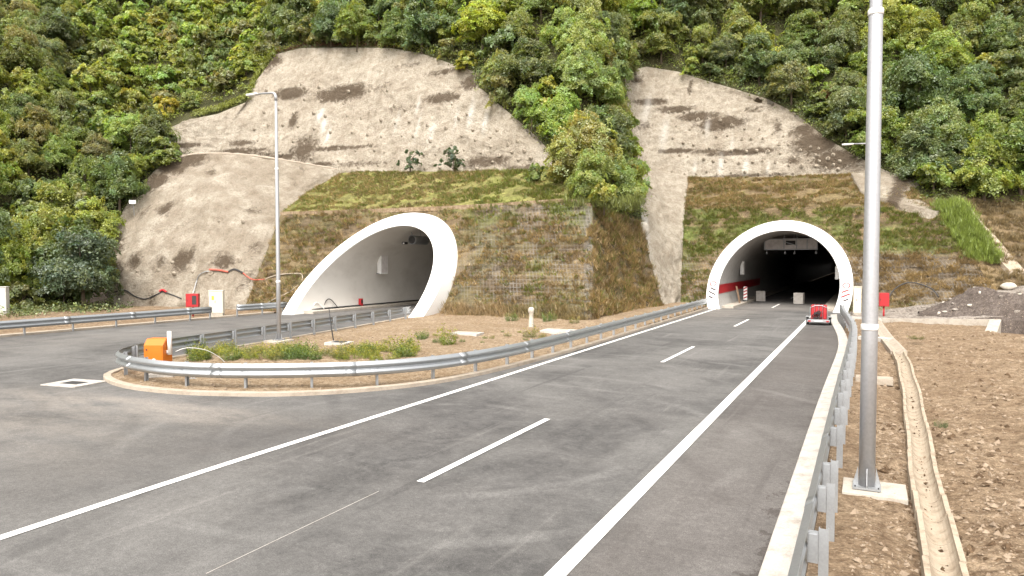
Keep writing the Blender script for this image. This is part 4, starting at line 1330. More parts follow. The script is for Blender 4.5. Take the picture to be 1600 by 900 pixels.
cabinet('equipment_cabinet', 'grey equipment cabinet at the far left edge under the trees', 'cabinet', (-56.5, 28.9, 0.05), (1.3, 0.7, 2.05), 0.8, M['grey_cab'])
c = cabinet('equipment_cabinet', 'cream equipment cabinet standing in the gap between two guard rails', 'cabinet', (-41.65, 35.6, 0.12), (0.95, 0.55, 1.75), 0.62, M['cream'])
m = MB(); m.box((-0.2, -0.295, 1.25), (0.16, 0.008, 0.30)); m.build('warning_plate', M['yellow'], c, world=False)
c = cabinet('equipment_cabinet', 'narrow cream cabinet at the right foot of the right portal', 'cabinet', (-0.55, 57.2, 0.05), (0.52, 0.4, 2.05), 0.1, M['cream'])
root = thing('marker_post', 'thin yellow post beside the cream cabinet', 'post', (0.03, 57.4, 0.05))
m = MB(); m.tube([(0, 0, -.1), (0, 0, 1.5)], 0.05, 8); m.build('post', M['yellow'], root, True, world=False)
m = MB(); m.box((0.02, -0.02, 1.5), (0.22, 0.16, 0.36), bevel=0.03); m.build('cap', M['yellow'], root, world=False)

def hydrant(label, loc, rz, s, post_h, glass):
    root = thing('hydrant_cabinet', label, 'hydrant cabinet', loc, rz)
    w, d, h = s
    m = MB(); m.box((0, 0, post_h + h / 2), (w, d, h), bevel=0.015); m.build('box', M['red'], root, world=False)
    m = MB(); m.box((0.02, -d / 2 - 0.008, post_h + h / 2), (w * 0.9, 0.016, h * 0.9), bevel=0.004); dr = m.build('door', M['red'], root, world=False)
    m = MB(); m.box((-w * 0.38, -d / 2 - 0.03, post_h + h * .5), (0.03, 0.03, 0.12), bevel=0.006); m.build('handle', M['black'], dr, world=False)
    if glass:
        m = MB(); m.box((w * 0.18, -d / 2 - 0.022, post_h + h * 0.52), (w * 0.34, 0.012, h * 0.66)); m.build('window', M['dark'], dr, world=False)
    m = MB(); m.tube([(0, 0, -.15), (0, 0, post_h + .02)], 0.06, 10); m.build('post', M['red'], root, True, world=False)
    return root
hydrant('red hydrant cabinet on a post at the foot of the smooth slab', (-43.4, 35.0, 0.15), 0.62, (0.85, 0.45, 0.95), 0.55, True)
hydrant('red hydrant cabinet on a post beside the gravel track', (1.15, 55.8, 0.05), 0.1, (0.62, 0.42, 0.95), 0.78, False)

# orange box with its white tube on the tip of the island
c = np.array([-22.62, 16.75, 0.10])
root = thing('control_box', 'orange metal box with a sloping lid on the tip of the island', 'control box', tuple(c), 0.42)
root.scale = (.86, .86, .9)
m = MB()
w, d = 0.40, 0.36
m.add([(-w, -d, 0.12), (w, -d, 0.12), (w, d, 0.12), (-w, d, 0.12), (-w, -d, 1.02), (w, -d, 1.02), (w, d, 1.26), (-w, d, 1.26), (-w, -d + .25, 1.26), (w, -d + .25, 1.26)],
      [(0, 3, 2, 1), (0, 1, 5, 4), (2, 3, 7, 6), (1, 2, 6, 9, 5), (3, 0, 4, 8, 7), (4, 5, 9, 8), (8, 9, 6, 7)])
m.build('body', M['orange'], root, world=False)
m = MB(); m.box((0, -d - 0.008, 0.55), (0.72, 0.014, 0.82), bevel=0.004); dr = m.build('door', M['orange'], root, world=False)
m = MB(); m.tube([(0.02, -d - 0.012, 0.42), (0.02, -d - 0.022, 0.42)], 0.085, 16); m.build('emblem', M['plastic'], dr, world=False)
m = MB(); m.box((-0.28, -d - 0.03, 0.85), (0.05, 0.03, 0.05)); m.build('lock', M['dark'], dr, world=False)
m = MB(); m.box((0, 0, 0.0), (1.0, 0.95, 0.26), bevel=0.015); m.build('plinth', M['concrete'], root, world=False)
m = MB(); m.tube([(0.50, -0.02, 0.62), (0.50, -0.02, 1.55)], 0.085, 12); m.box((0.45, -0.02, 0.72), (0.12, 0.16, 0.14)); m.build('sensor_tube', M['plastic'], root, True, world=False)
pts = smooth_path([(-22.15, 17.1, 0.75), (-22.0, 17.5, 0.85), (-21.75, 18.1, 0.7), (-21.6, 18.6, 0.35), (-21.55, 18.8, 0.1)], 24)
m = MB(); m.tube(pts, 0.012, 6); o = m.build('cable', M['plastic'], None, True); tag(o, 'thin pale cable arching out of the orange box', 'cable')

def slab(name, label, cat, c, s, rz, lid=None, hole=False):
    root = thing(name, label, cat, tuple(c), rz)
    m = MB()
    w, d, h = s
    if hole:
        f = 0.34
        m.box((0, -d / 2 + f / 2, h / 2), (w, f, h)); m.box((0, d / 2 - f / 2, h / 2), (w, f, h))
        m.box((-w / 2 + f / 2, 0, h / 2 - .001), (f, d - 2 * f, h)); m.box((w / 2 - f / 2, 0, h / 2 - .001), (f, d - 2 * f, h))
    else:
        m.box((0, 0, h / 2 - 0.05), (w, d, h + 0.1), bevel=0.012)
    m.build('frame' if hole else 'slab', M['kerb'], root, world=False)
    if lid:
        m = MB(); m.box((0, 0, (h * 0.5 if hole else h + 0.012)), (lid[0], lid[1], 0.02)); m.build('lid', lid[2], root, world=False)
    return root
slab('drain_grate', 'square drain with a pale concrete frame sunk in the asphalt', 'drain', (-23.05, 14.0, 0.004), (1.45, 1.2, 0.03), 0.15, (0.8, 0.56, M['dark']), True)
slab('inspection_chamber', 'low concrete chamber under the front guard rail', 'chamber', (-20.9, 15.75, 0.03), (0.9, 0.75, 0.24), 0.4)
slab('inspection_chamber', 'concrete chamber with a grey lid behind the front guard rail', 'chamber', (-19.4, 16.0, 0.05), (1.25, 1.0, 0.12), 0.45, (0.8, 0.65, M['post_steel']))
p = G(730, 528); slab('inspection_chamber', 'flat pale concrete cover in the grass right of the left portal', 'chamber', (p[0], p[1], 0.14), (1.5, 1.0, 0.14), 0.1, (1.0, 0.6, M['concrete']))
p = G(875, 523); slab('inspection_chamber', 'flat concrete cover beside the white marker stone', 'chamber', (p[0], p[1], 0.12), (1.9, 1.2, 0.14), 0.1, (0.7, 0.6, M['concrete']))
p = G(530, 543); slab('inspection_chamber', 'low mossy cover near the stick on the island', 'chamber', (p[0], p[1], 0.16), (1.1, 0.8, 0.10), 0.2, (0.6, 0.5, M['dark']))

# white marker stone
p = G(830, 514)
root = thing('marker_stone', 'slim white marker stone with a rounded head before the dry slope', 'marker stone', (p[0], p[1], 0.1))
root.scale = (.82, .82, .84)
m = MB(); m.lathe([(0.20, -.2), (0.19, 0.1), (0.16, 0.6), (0.15, 0.95), (0.19, 1.02), (0.22, 1.12), (0.22, 1.28), (0.16, 1.38), (0.06, 1.42)], n=12)
v = np.array(m.v); v[:, 0] += 0.05 * (vnoise(v, 5, 3) - .5); v[:, 1] += 0.05 * (vnoise(v, 5, 4) - .5); m.v = [tuple(q) for q in v]
m.build('stone', M['stone'], root, True, world=False)
m = MB(); m.box((0, -0.22, 1.2), (0.2, 0.03, 0.16), bevel=0.01); m.build('plate', M['concrete'], root, world=False)
# leaning stick on the island
p = G(522, 541)
m = MB(); m.tube([(p[0], p[1], 0.1), (p[0] - 0.25, p[1] + .1, 0.9), (p[0] - 0.42, p[1] + .15, 1.75)], [0.03, 0.028, 0.02], 7)
tag(m.build('stick', M['dark'], None, True), 'dark thin rod leaning up from the island soil', 'rod')
# small white survey plate on the left slope, pale stone at the right foot
p = K(207, 316, 43.0)
root = thing('survey_target', 'small white target on the scrubby edge of the smooth slab', 'target', tuple(p), 0.5)
m = MB(); m.box((0, 0, 0.02), (0.62, 0.06, 0.34), bevel=0.02); m.build('plate', M['plastic'], root, world=False)
m = MB(); m.tube([(0, 0.05, 0.0), (0, 0.3, -1.2)], 0.03, 6); m.build('stake', M['post_steel'], root, world=False)
def rock(name, label, c, s, seed, mat, cat='boulder', parent=None):
    bm = bmesh.new(); bmesh.ops.create_icosphere(bm, subdivisions=3, radius=1)
    V = np.array([v.co[:] for v in bm.verts]); Fs = [[v.index for v in f.verts] for f in bm.faces]; bm.free()
    V = V * (0.75 + 0.5 * fbm(V, 1.3, 3, seed))[:, None] * np.array(s)
    o = mesh_obj(name, V, Fs, mat, parent, False)
    o.location = tuple(c)
    if cat: tag(o, label, cat)
    return o
rock('boulder', 'pale boulder at the foot of the grassy right slope', rf(1567, 449) + np.array([.3, -.3, .1]), (0.5, 0.4, 0.3), 3, M['stone'])
rock('boulder', 'white block at the top of the dry flank by the narrow shotcrete', K(1005, 357, 60.6), (0.5, 0.4, 0.6), 5, M['stone'])

# ------------------------------------------------------------------ things in the right tunnel
for i, (px, py, lab) in enumerate(((1188, 471, 'white concrete block on the road inside the right tunnel, left one'), (1248, 475, 'white concrete block on the road inside the right tunnel, nearest the trailer'))):
    p = G(px, py)
    root = thing('concrete_block', lab, 'concrete block', (p[0], p[1] + .3, 0.004), 0.05 - .2 * i, 'blocks closing the right tunnel')
    m = MB(); m.box((0, 0, 0.52), (0.86, 0.7, 1.02), bevel=0.03); m.build('block', M['kerb'], root, world=False)
    for sx in (-1, 1):
        m = MB(); m.tube([(sx * .2, 0, 1.02), (sx * .2, 0, 1.08), (sx * .12, 0, 1.1)], 0.015, 6); m.build('lifting_loop', M['dark'], root, world=False)
p = G(1165, 466)
root = thing('delineator_panel', 'red and white striped panel standing by the left tunnel wall', 'road sign', (-10.2, 69.5, 0.2), 0.2)
m = MB(); m.box((0, 0, 0.75), (0.34, 0.04, 1.25), bevel=0.01); pl = m.build('panel', M['plastic'], root, world=False)
for i in range(4):
    z = 0.32 + i * 0.3
    m = MB(); m.add([(-.16, -.024, z - .1), (.16, -.024, z + .05), (.16, -.024, z + .18), (-.16, -.024, z + .03)], [(0, 1, 2, 3)]); m.build('red_stripe', M['red'], pl, world=False)
m = MB(); m.box((0, 0, 0.06), (0.5, 0.4, 0.12), bevel=0.02); m.build('foot', M['black'], root, world=False)
root = thing('plywood_board', 'brown board leaning on the wall just inside the right tunnel', 'board', (-10.35, 66.2, 0.2), 0.1)
m = MB(); m.box((0, 0, 0.75), (0.06, 0.62, 1.6), rot=Matrix.Rotation(-0.2, 3, 'Y')); m.build('board', M['wood'], root, world=False)
m = MB(); m.box((0.07, 0, 0.75), (0.05, 0.08, 1.5), rot=Matrix.Rotation(-0.2, 3, 'Y')); m.build('batten', M['wood'], root, world=False)

root = thing('overhead_sign', 'wrapped overhead sign frame hanging under the right tunnel roof', 'overhead sign', (-6.65, 74.0, 5.1))
m = MB(); m.box((0, 0, 0.55), (4.7, 0.25, 0.95), bevel=0.01); m.build('panel', M['sheet'], root, world=False)
m = MB()
for z in (0.05, 1.06): m.box((0, -0.16, z), (4.9, 0.09, 0.09))
for x in (-2.4, -0.6, 0.55, 1.5, 2.4): m.box((x, -0.165, 0.55), (0.08, 0.08, 1.0))
m.box((0, -.16, .6), (1.3, .07, .07), rot=Matrix.Rotation(0.3, 3, 'Y'))
m.build('frame', M['post_steel'], root, world=False)
m = MB(); m.box((0.0, -0.135, 0.7), (0.9, 0.03, 0.42)); m.build('dark_window', M['dark'], root, world=False)
for x in (-.6, .3, .55):
    m = MB(); m.tube([(x, 0, 1.0), (x, 0, 1.62)], 0.045, 8); m.build('hanger', M['steel'], root, world=False)
for x in (-2.2, -.5, .35, 2.3):
    m = MB(); m.tube([(x, 0, 0.05), (x, 0, -0.2)], 0.03, 6); m.lathe([(0.07, -.42), (0.11, -.38), (0.09, -.2), (0.04, -.18)], (x, 0, 0), 10); m.build('signal_lamp', M['post_steel'], root, world=False)
def wall_box(name, label, cat, c, s, rz=0.0, mat=None):
    root = thing(name, label, cat, tuple(c), rz)
    m = MB(); m.box((0, 0, 0), s, bevel=0.015); m.build('case', mat or M['plastic'], root, world=False)
    m = MB(); m.box((s[0] * .5 + .012, 0, 0), (0.02, s[1] * .8, s[2] * .85)); m.build('face', M['sheet'], root, world=False)
    m = MB(); m.box((0.05, -s[1] * .5 - .18, -s[2] / 2 + .05), (0.06, 0.5, 0.06)); m.build('bracket', M['post_steel'], root, world=False)
    return root
wall_box('tunnel_sign', 'boxed sign on the left wall inside the right tunnel', 'tunnel sign', (-10.85, 72.0, 3.35), (0.3, 0.95, 1.35))
wall_box('tunnel_sign', 'grey box on the right wall just inside the right tunnel', 'tunnel sign', (-2.15, 66.2, 3.0), (0.4, 0.5, 1.1))
TLs = wall_box('tunnel_sign', 'white boxed sign on the pale wall inside the left tunnel', 'tunnel sign', (-37.6, 49.7, 3.75), (0.4, 1.0, 1.75))
root = thing('jet_fan', 'dark jet fan under the roof of the left tunnel', 'jet fan', (-34.4, 50.6, 5.8))
root.scale = (.75, .8, .75)
m = MB(); m.tube([(0, -1.3, 0), (0, -1.1, 0), (0, 1.3, 0)], [0.55, 0.5, 0.5], 18); m.build('casing', M['post_steel'], root, True, world=False)
m = MB(); m.tube([(0, -1.32, 0), (0, -1.31, 0)], 0.44, 18); m.build('inlet', M['dark'], root, world=False)
for y in (-.8, .8):
    m = MB(); m.tube([(-.3, y, .35), (-.5, y, 1.1)], 0.04, 6); m.build('hanger', M['steel'], root, world=False)
root = thing('tunnel_lamp', 'small lamp under the roof of the left tunnel', 'lamp', (-35.6, 50.2, 5.55))
m = MB(); m.box((0, 0, 0), (0.3, 0.5, 0.2), bevel=.03); m.build('housing', M['dark'], root, world=False)
m = MB(); m.box((0.05, -.26, -.02), (0.18, 0.02, 0.12)); m.build('lens', M['plastic'], root, world=False)
p = K(568, 476, 47.3)
root = thing('extinguisher_box', 'tiny red box at the foot of the left tunnel wall', 'red box', (-38.0, 47.2, 0.2))
m = MB(); m.box((0, 0, .35), (0.25, 0.3, 0.62), bevel=.02); m.build('case', M['red'], root, world=False)
m = MB(); m.box((0.13, 0, .4), (0.02, 0.2, 0.3)); m.build('window', M['dark'], root, world=False)
for k, (y, r, mt, lab) in enumerate(((43.6, .45, 'black', 'black cable looping out of the left tunnel kerb'), (42.2, .32, 'plastic', 'thin pale cable looping out of the left tunnel kerb'))):
    pts = smooth_path([(-38.3, y - r * 1.5, .25), (-38.25, y - r * .8, .25 + r * 1.4), (-38.2, y + r * .3, .25 + r * 1.5), (-38.0, y + r * 1.6, .25)], 24)
    m = MB(); m.tube(pts, .035, 6); tag(m.build('cable', M[mt], None, True), lab, 'cable')
m = MB(); m.tube([(-38.3, 40.8, .26), (-38.1, 44, .27), (-37.9, 48, .3), (-37.85, 60, .3)], .06, 8)
tag(m.build('pipe', M['dark'], None, True), 'dark pipe lying along the walkway in the left tunnel', 'pipe')

# ------------------------------------------------------------------ red tank trailer on the shoulder
root = thing('tank_trailer', 'small red tank trailer with coiled hoses parked before the right tunnel', 'trailer', (-2.62, 48.4, 0.002), 0.03)
root.scale = (.86, .86, .9)
m = MB()
m.box((0, 0, 0.36), (1.36, 2.0, 0.08)); m.box((0, -0.98, 0.30), (1.5, 0.10, 0.16), bevel=.015); m.box((-.45, 0, .3), (.08, 2.0, .1)); m.box((.45, 0, .3), (.08, 2.0, .1))
m.build('chassis', M['post_steel'], root, world=False)
m = MB(); m.tube([(-.25, 1.0, .34), (0, 1.9, .34)], .04, 8); m.tube([(.25, 1.0, .34), (0, 1.9, .34)], .04, 8); m.tube([(0, 1.85, .34), (0, 2.1, .34)], .05, 8); m.build('drawbar', M['post_steel'], root, world=False)
for sx in (-1, 1):
    m = MB(); m.tube([(sx * .66, -.25, .27), (sx * .84, -.25, .27)], .27, 18); w_ = m.build('wheel', M['black'], root, False, world=False)
    m = MB(); m.tube([(sx * .84, -.25, .27), (sx * .85, -.25, .27)], .15, 14); m.build('rim', M['steel'], w_, world=False)
    m = MB(); m.box((sx * .75, -.25, .57), (.24, .7, .04), bevel=.01); m.build('mudguard', M['post_steel'], root, world=False)
    m = MB(); m.box((sx * .6, -1.04, .30), (.18, .03, .1)); m.build('tail_lamp', M['red'], root, world=False)
m = MB(); m.box((0, -1.045, .32), (.5, .012, .11)); m.build('number_plate', M['plastic'], root, world=False)
m = MB()
for i in range(4):
    m.box((-.405 + .27 * i, 0.05, .88), (.255, 1.25, .98), bevel=.09)
m.build('tank', M['red'], root, True, world=False)
for i in range(3):
    m = MB(); x = -.27 + .27 * i
    m.tube([(x, -.62, .4), (x, -.61, 1.1), (x, -.5, 1.4), (x, 0, 1.41), (x, .62, 1.38)], .011, 6); m.build('strap', M['post_steel'], root, world=False)
m = MB()
hr = random.Random(9)
for k in range(9):
    cx, cz_, ra, rb = hr.uniform(-.2, .2), hr.uniform(.55, .78), hr.uniform(.10, .26), hr.uniform(.14, .30)
    tilt = hr.uniform(-.5, .5)
    m.tube([(cx + ra * math.cos(a) + tilt * .2 * math.sin(a), -.63 - .03 * k + .04 * math.sin(2 * a), cz_ + rb * math.sin(a)) for a in np.linspace(0.2, 5.6, 20)], .022, 6, caps=False)
m.build('hose_coil', M['black'], root, True, world=False)
m = MB(); m.tube([(-.58, -.62, .4), (-.58, -.62, 1.2), (-.2, -.62, 1.36), (.2, -.62, 1.36), (.58, -.62, 1.2), (.58, -.62, .4)], .025, 6); m.build('roll_bar', M['steel'], root, True, world=False)

# ------------------------------------------------------------------ cables and conduits on the slab
def on_slab(seq, off=0.1):
    return smooth_path([slab_pt(px, py, off) for px, py in seq], 40)
m = MB(); m.tube(on_slab([(178, 456), (197, 455), (212, 464), (228, 467), (242, 463), (254, 457)]), .05, 7); m.tube(on_slab([(256, 456), (268, 461), (284, 467)]), .05, 7)
o = m.build('cable', M['dark'], None, True); tag(o, 'black sagging cable running to the red hydrant cabinet', 'cable')
m = MB(); m.tube(on_slab([(250, 457), (256, 455), (261, 457)], .14), .10, 8); tag(m.build('conduit', M['red'], None, True), 'short bright red sleeve on the sagging cable', 'conduit')
m = MB(); m.tube(on_slab([(303, 460), (309, 440), (313, 430), (322, 424), (330, 424)]), .04, 7); tag(m.build('cable', M['post_steel'], None, True), 'grey cable rising from the red hydrant cabinet', 'cable')
m = MB(); m.tube(on_slab([(328, 423), (345, 424), (358, 426)], .16), .085, 8); tag(m.build('conduit', M['cable_red'], None, True), 'dull red pipe fixed to the slab', 'conduit')
m = MB(); m.tube(on_slab([(357, 426), (366, 422), (376, 424), (382, 428)], .14), .075, 8); tag(m.build('conduit', M['dark'], None, True), 'black sleeve right of the dull red pipe', 'conduit')
Lq = lambda px, py, o=0.15: lf(px, py) + np.array([0, -0.8, .6]) * o
m = MB(); m.tube(smooth_path([slab_pt(382, 428), Lq(393, 437), Lq(403, 439), Lq(416, 438)], 20), .06, 8); tag(m.build('conduit', M['cable_red'], None, True), 'red pipe crossing from the slab to the dry slope', 'conduit')
m = MB(); m.tube(smooth_path([Lq(416, 438), Lq(432, 432), Lq(445, 430), Lq(468, 429), Lq(474, 432), Lq(474, 440)], 30), .045, 8); tag(m.build('conduit', M['kerb_tan'], None, True), 'pale bent pipe on the slope beside the left portal', 'conduit')
m = MB(); m.tube(smooth_path([Lq(468, 447), Lq(452, 459), Lq(432, 468), Lq(420, 475)], 20), .045, 8); tag(m.build('conduit', M['kerb_tan'], None, True), 'pale straight pipe slanting down to the short guard rail', 'conduit')
m = MB(); m.tube(smooth_path([rf(1385, 474) + [0, -.2, .1], rf(1395, 458) + [0, -.3, .2], rf(1412, 447) + [0, -.3, .2], rf(1430, 446) + [0, -.3, .2], rf(1455, 455) + [0, -.3, .2], rf(1466, 468) + [0, -.3, .2]], 30), .045, 6); tag(m.build('cable', M['dark'], None, True), 'black cable arching over the meshed slope behind the red hydrant', 'cable')

# ------------------------------------------------------------------ drainage channel, kerb wall, cross strips on the verge
chan = smooth_path([(0.93, 3.5), (0.95, 10), (1.05, 16), (1.22, 22), (1.33, 29), (1.33, 34.5)], 60)
m = MB()
s_ = np.r_[0, np.cumsum(np.linalg.norm(np.diff(chan, axis=0), axis=1))]
Lc = s_[-1]
seg = 1.0
for i in range(int(Lc / seg)):
    a0, a1 = i * seg, (i + 1) * seg - 0.03
    pts = [[np.interp(d, s_, chan[:, j]) for j in range(3)] for d in np.linspace(a0, a1, 4)]
    dz = 0.022 * math.sin(i * 12.9) + 0.10
    dx = 0.018 * math.sin(i * 7.3)
    prof = [(-0.245 + dx, -0.05), (-0.24 + dx, 0.05), (-0.17 + dx, 0.05)] + [(dx + 0.17 * math.sin(q), 0.045 - 0.18 * math.cos(q)) for q in np.linspace(-math.pi / 2, math.pi / 2, 11)] + [(0.17 + dx, 0.05), (0.24 + dx, 0.05), (0.245 + dx, -0.25), (-0.245 + dx, -0.25)]
    m.sweep([(p[0], p[1], dz - 0.09 * 0) for p in pts], prof)
tag(m.build('drainage_channel', M['channel'], None, False), 'half round concrete drainage channel running along the verge', 'drain channel')
m = MB()
m.sweep(smooth_path([(1.33, 34.6), (1.15, 38), (0.98, 41), (0.75, 47), (0.62, 51.5)], 30), [(-.32, -.1), (-.32, .12), (-.24, .13), (0, 0.0), (.24, .13), (.32, .12), (.32, -.1)])
tag(m.build('drainage_channel', M['kerb_tan'], None, False), 'shallow dish of concrete leading from the channel towards the lamp', 'drain channel')
m = MB(); e0, e1 = np.array((1.0, 53.2, .05)), np.array((7.1, 50.3, .42))
m.sweep([e0 + (e1 - e0) * t for t in np.linspace(0, 1, 8)], [(-.12, -1.0), (-.12, .12), (.12, .12), (.12, -1.0)])
e2 = np.array((6.35, 46.4, -0.05))
m.sweep([e1 + (e2 - e1) * t for t in np.linspace(0, 1, 5)], [(-.12, -.75), (-.12, .12), (.45, .10), (.45, -.75)])
tag(m.build('kerb_wall', M['concrete'], None, False), 'low concrete kerb wall turning at its end beside the gravel heap', 'kerb wall', kind='thing')
m = MB(); m.sweep([(-.25, 40.3, .10), (.6, 40.1, .10), (1.15, 39.7, .10)], [(-.28, -.15), (-.28, .05), (.28, .05), (.28, -.15)]); tag(m.build('concrete_strip', M['kerb'], None, False), 'pale concrete strip crossing from the rail to the channel, the far one', 'concrete strip')
m = MB(); m.sweep([(-.25, 26.2, .10), (.85, 26.2, .10)], [(-.3, -.15), (-.3, .05), (.3, .05), (.3, -.15)]); tag(m.build('concrete_strip', M['kerb_tan'], None, False), 'short dusty concrete strip behind the near lamp post', 'concrete strip')
m = MB(); m.sweep([(-.9, 54.6, .05), (.3, 54.3, .06), (1.6, 53.4, .08)], [(-.4, -.15), (-.4, .06), (.4, .06), (.4, -.15)]); tag(m.build('concrete_strip', M['kerb'], None, False), 'concrete strip at the foot of the distant lamp post', 'concrete strip')

# concrete chute down the grassy slope at the right
def hill_pt(px, py, lo=46, hi=110):
    d = ray(px, py)
    ts = np.linspace(lo, hi, 500)
    Q = CAM + d[None] * (ts / (_f @ d))[:, None]
    dz = Q[:, 2] - hill_z(Q[:, 0], Q[:, 1])
    i = int(np.argmax(dz < 0))
    print('hill_pt', px, py, np.round(Q[i], 1), i)
    return Q[i]
m = MB()
ch = [hill_pt(px, py) for px, py in ((1492, 318), (1515, 345), (1540, 372), (1565, 402), (1590, 430))]
for a, b in zip(ch[:-1], ch[1:]): pass
cp = smooth_path(ch, 26)
m.sweep(cp, [(-.75, -.6), (-.75, .32), (-.45, .30), (-.3, .10), (.3, .10), (.45, .30), (.75, .32), (.75, -.6)])
tag(m.build('drainage_chute', M['channel'], None, False), 'pale concrete chute running down the grassy slope at the right', 'drain chute')

# gravel heap
xs, ys = np.linspace(-3.6, 4.2, 90), np.linspace(-2.6, 2.9, 70)
X, Y = np.meshgrid(xs, ys)
hh = 1.8 * np.exp(-((X + .3) / 1.75) ** 2 - (Y / 1.25) ** 2) + 1.6 * np.exp(-((X - 2.6) / 1.5) ** 2 - ((Y + .3) / 1.3) ** 2) + .35 * np.exp(-((X + 2.4) / 1.0) ** 2 - (Y / 1.0) ** 2)
P = np.stack([X + 6.9, Y + 54.3 - X * 0.55, hh], -1)
P[..., 2] = hh * (0.8 + 0.45 * fbm(P, 0.9, 4, 4)) + 0.34 * (fbm(P, 2.2, 4, 6) - .5) * (hh > .1) + np.where(hh < .06, -.4, .35)
root = thing('gravel_heap', 'dark heap of gravel and rubble beside the kerb wall', 'gravel heap', (6.9, 54.3, 0))
grid_mesh('heap', P, M['heap'], root)
rr = random.Random(5)
for k in range(26):
    i, j = rr.randrange(14, 56), rr.randrange(12, 80)
    o = rock('stone', '', (0, 0, 0), (rr.uniform(.06, .2), rr.uniform(.06, .16), rr.uniform(.05, .13)), k, M['stone'] if k % 3 == 0 else M['gravel'], None, root)
    o.location = Vector(P[i, j]) - root.location
M['clod'] = mat_soil('dark_clod', (0.12, 0.078, 0.046), (0.17, 0.115, 0.07), (0.07, 0.045, 0.028))
# loose stones on the verge and the island: beyond counting
def pebbles(name, label, pts, smin, smax, mat, seed):
    r = np.random.default_rng(seed)
    oct_v = np.array([(1, 0, 0), (0, 1, 0), (-1, 0, 0), (0, -1, 0), (0, 0, .8), (0, 0, -.8)], float)
    oct_f = [(0, 1, 4), (1, 2, 4), (2, 3, 4), (3, 0, 4), (1, 0, 5), (2, 1, 5), (3, 2, 5), (0, 3, 5)]
    T = []
    for p in pts:
        s = smin * (smax / smin) ** (r.random() ** 2.6)
        a = r.random() * 6.28
        R = np.array([[math.cos(a), -math.sin(a), 0], [math.sin(a), math.cos(a), 0], [0, 0, 1]])
        v = (oct_v * (s * r.uniform(.5, 1.1, 3)) + r.normal(0, s * .18, (6, 3))) @ R.T + p
        T += [v[list(f)] for f in oct_f]
    o = quads_obj(name, np.array(T), mat)
    return tag(o, label, 'stones', kind='stuff')
r = np.random.default_rng(8)
n = 8200
X = r.uniform(-.3, 7.5, n); Y = 5 + 47 * r.random(n) ** 1.9
X = np.where(Y < 20, X * 0.36, X)
Z = verge_z(X, Y)
pebbles('loose_stones', 'loose brown stones scattered over the verge', np.stack([X, Y, Z], 1), .012, .095, [M['rock']], 1)
n = 2600
X = r.uniform(-.3, 7.5, n); Y = 5 + 40 * r.random(n) ** 1.7
X = np.where(Y < 20, X * 0.36, X)
ok = fbm(np.stack([X, Y, X * 0], 1), .9, 3, 61) > .5
X, Y = X[ok], Y[ok]
pebbles('earth_clods', 'dark crumbly clods of earth lying on the verge', np.stack([X, Y, verge_z(X, Y)], 1), .02, .13, M['clod'], 6)
n = 120
X = np.interp(Y[:n], chan[:, 1], chan[:, 0]) + r.normal(0, .05, n); Z = np.full(n, -.02)
pebbles('channel_silt', 'silt and dark pebbles lying in the drainage channel', np.stack([X, Y[:n], Z + .01], 1), .015, .06, M['clod'], 7)
n = 4200
X = r.uniform(-26, -12, n); Y = r.uniform(14.5, 44, n)
Q = np.stack([X, Y, X * 0], 1); Q = Q[inside(Q, np.array(isl_poly))]
Q[:, 2] = island_z(Q) + 0.07
pebbles('loose_stones', 'loose stones and clods scattered over the island', Q, .015, .075, M['rock'], 2)
n = 3500
u, v = r.random(n), r.random(n)
Pt = coons(trk_front, trk_back, [trk_front[0], trk_back[0]], [trk_front[-1], trk_back[-1]], 160, 50)
q = Pt[(v * 49).astype(int), (u * 60).astype(int)] + r.normal(0, .1, (n, 3)) * [1, 1, .2]
pebbles('loose_gravel', 'coarse grey gravel on the track by the right portal', q, .03, .12, M['gravel'], 3)

# ------------------------------------------------------------------ vegetation
LEAF = {'bright': (0.235, 0.290, 0.064), 'dark': (0.135, 0.175, 0.064), 'mid': (0.185, 0.230, 0.064), 'yellow': (0.285, 0.30, 0.060), 'olive': (0.205, 0.215, 0.078), 'blue': (0.100, 0.135, 0.078)}
def leaves(C, N, s, r, jit=0.55, elong=0.5):
    """rhombic leaf faces at centres C with rough normals N"""
    n = len(C)
    N = N + r.normal(0, jit, (n, 3))
    N /= np.linalg.norm(N, axis=1, keepdims=True)
    a = np.cross(N, r.normal(0, 1, (n, 3)))
    a /= np.linalg.norm(a, axis=1, keepdims=True)
    b = np.cross(N, a)
    s = np.asarray(s)[:, None]
    fold = N * s * 0.18
    return np.stack([C - a * s, C - b * s * elong + fold, C + a * s, C + b * s * elong + fold], 1)

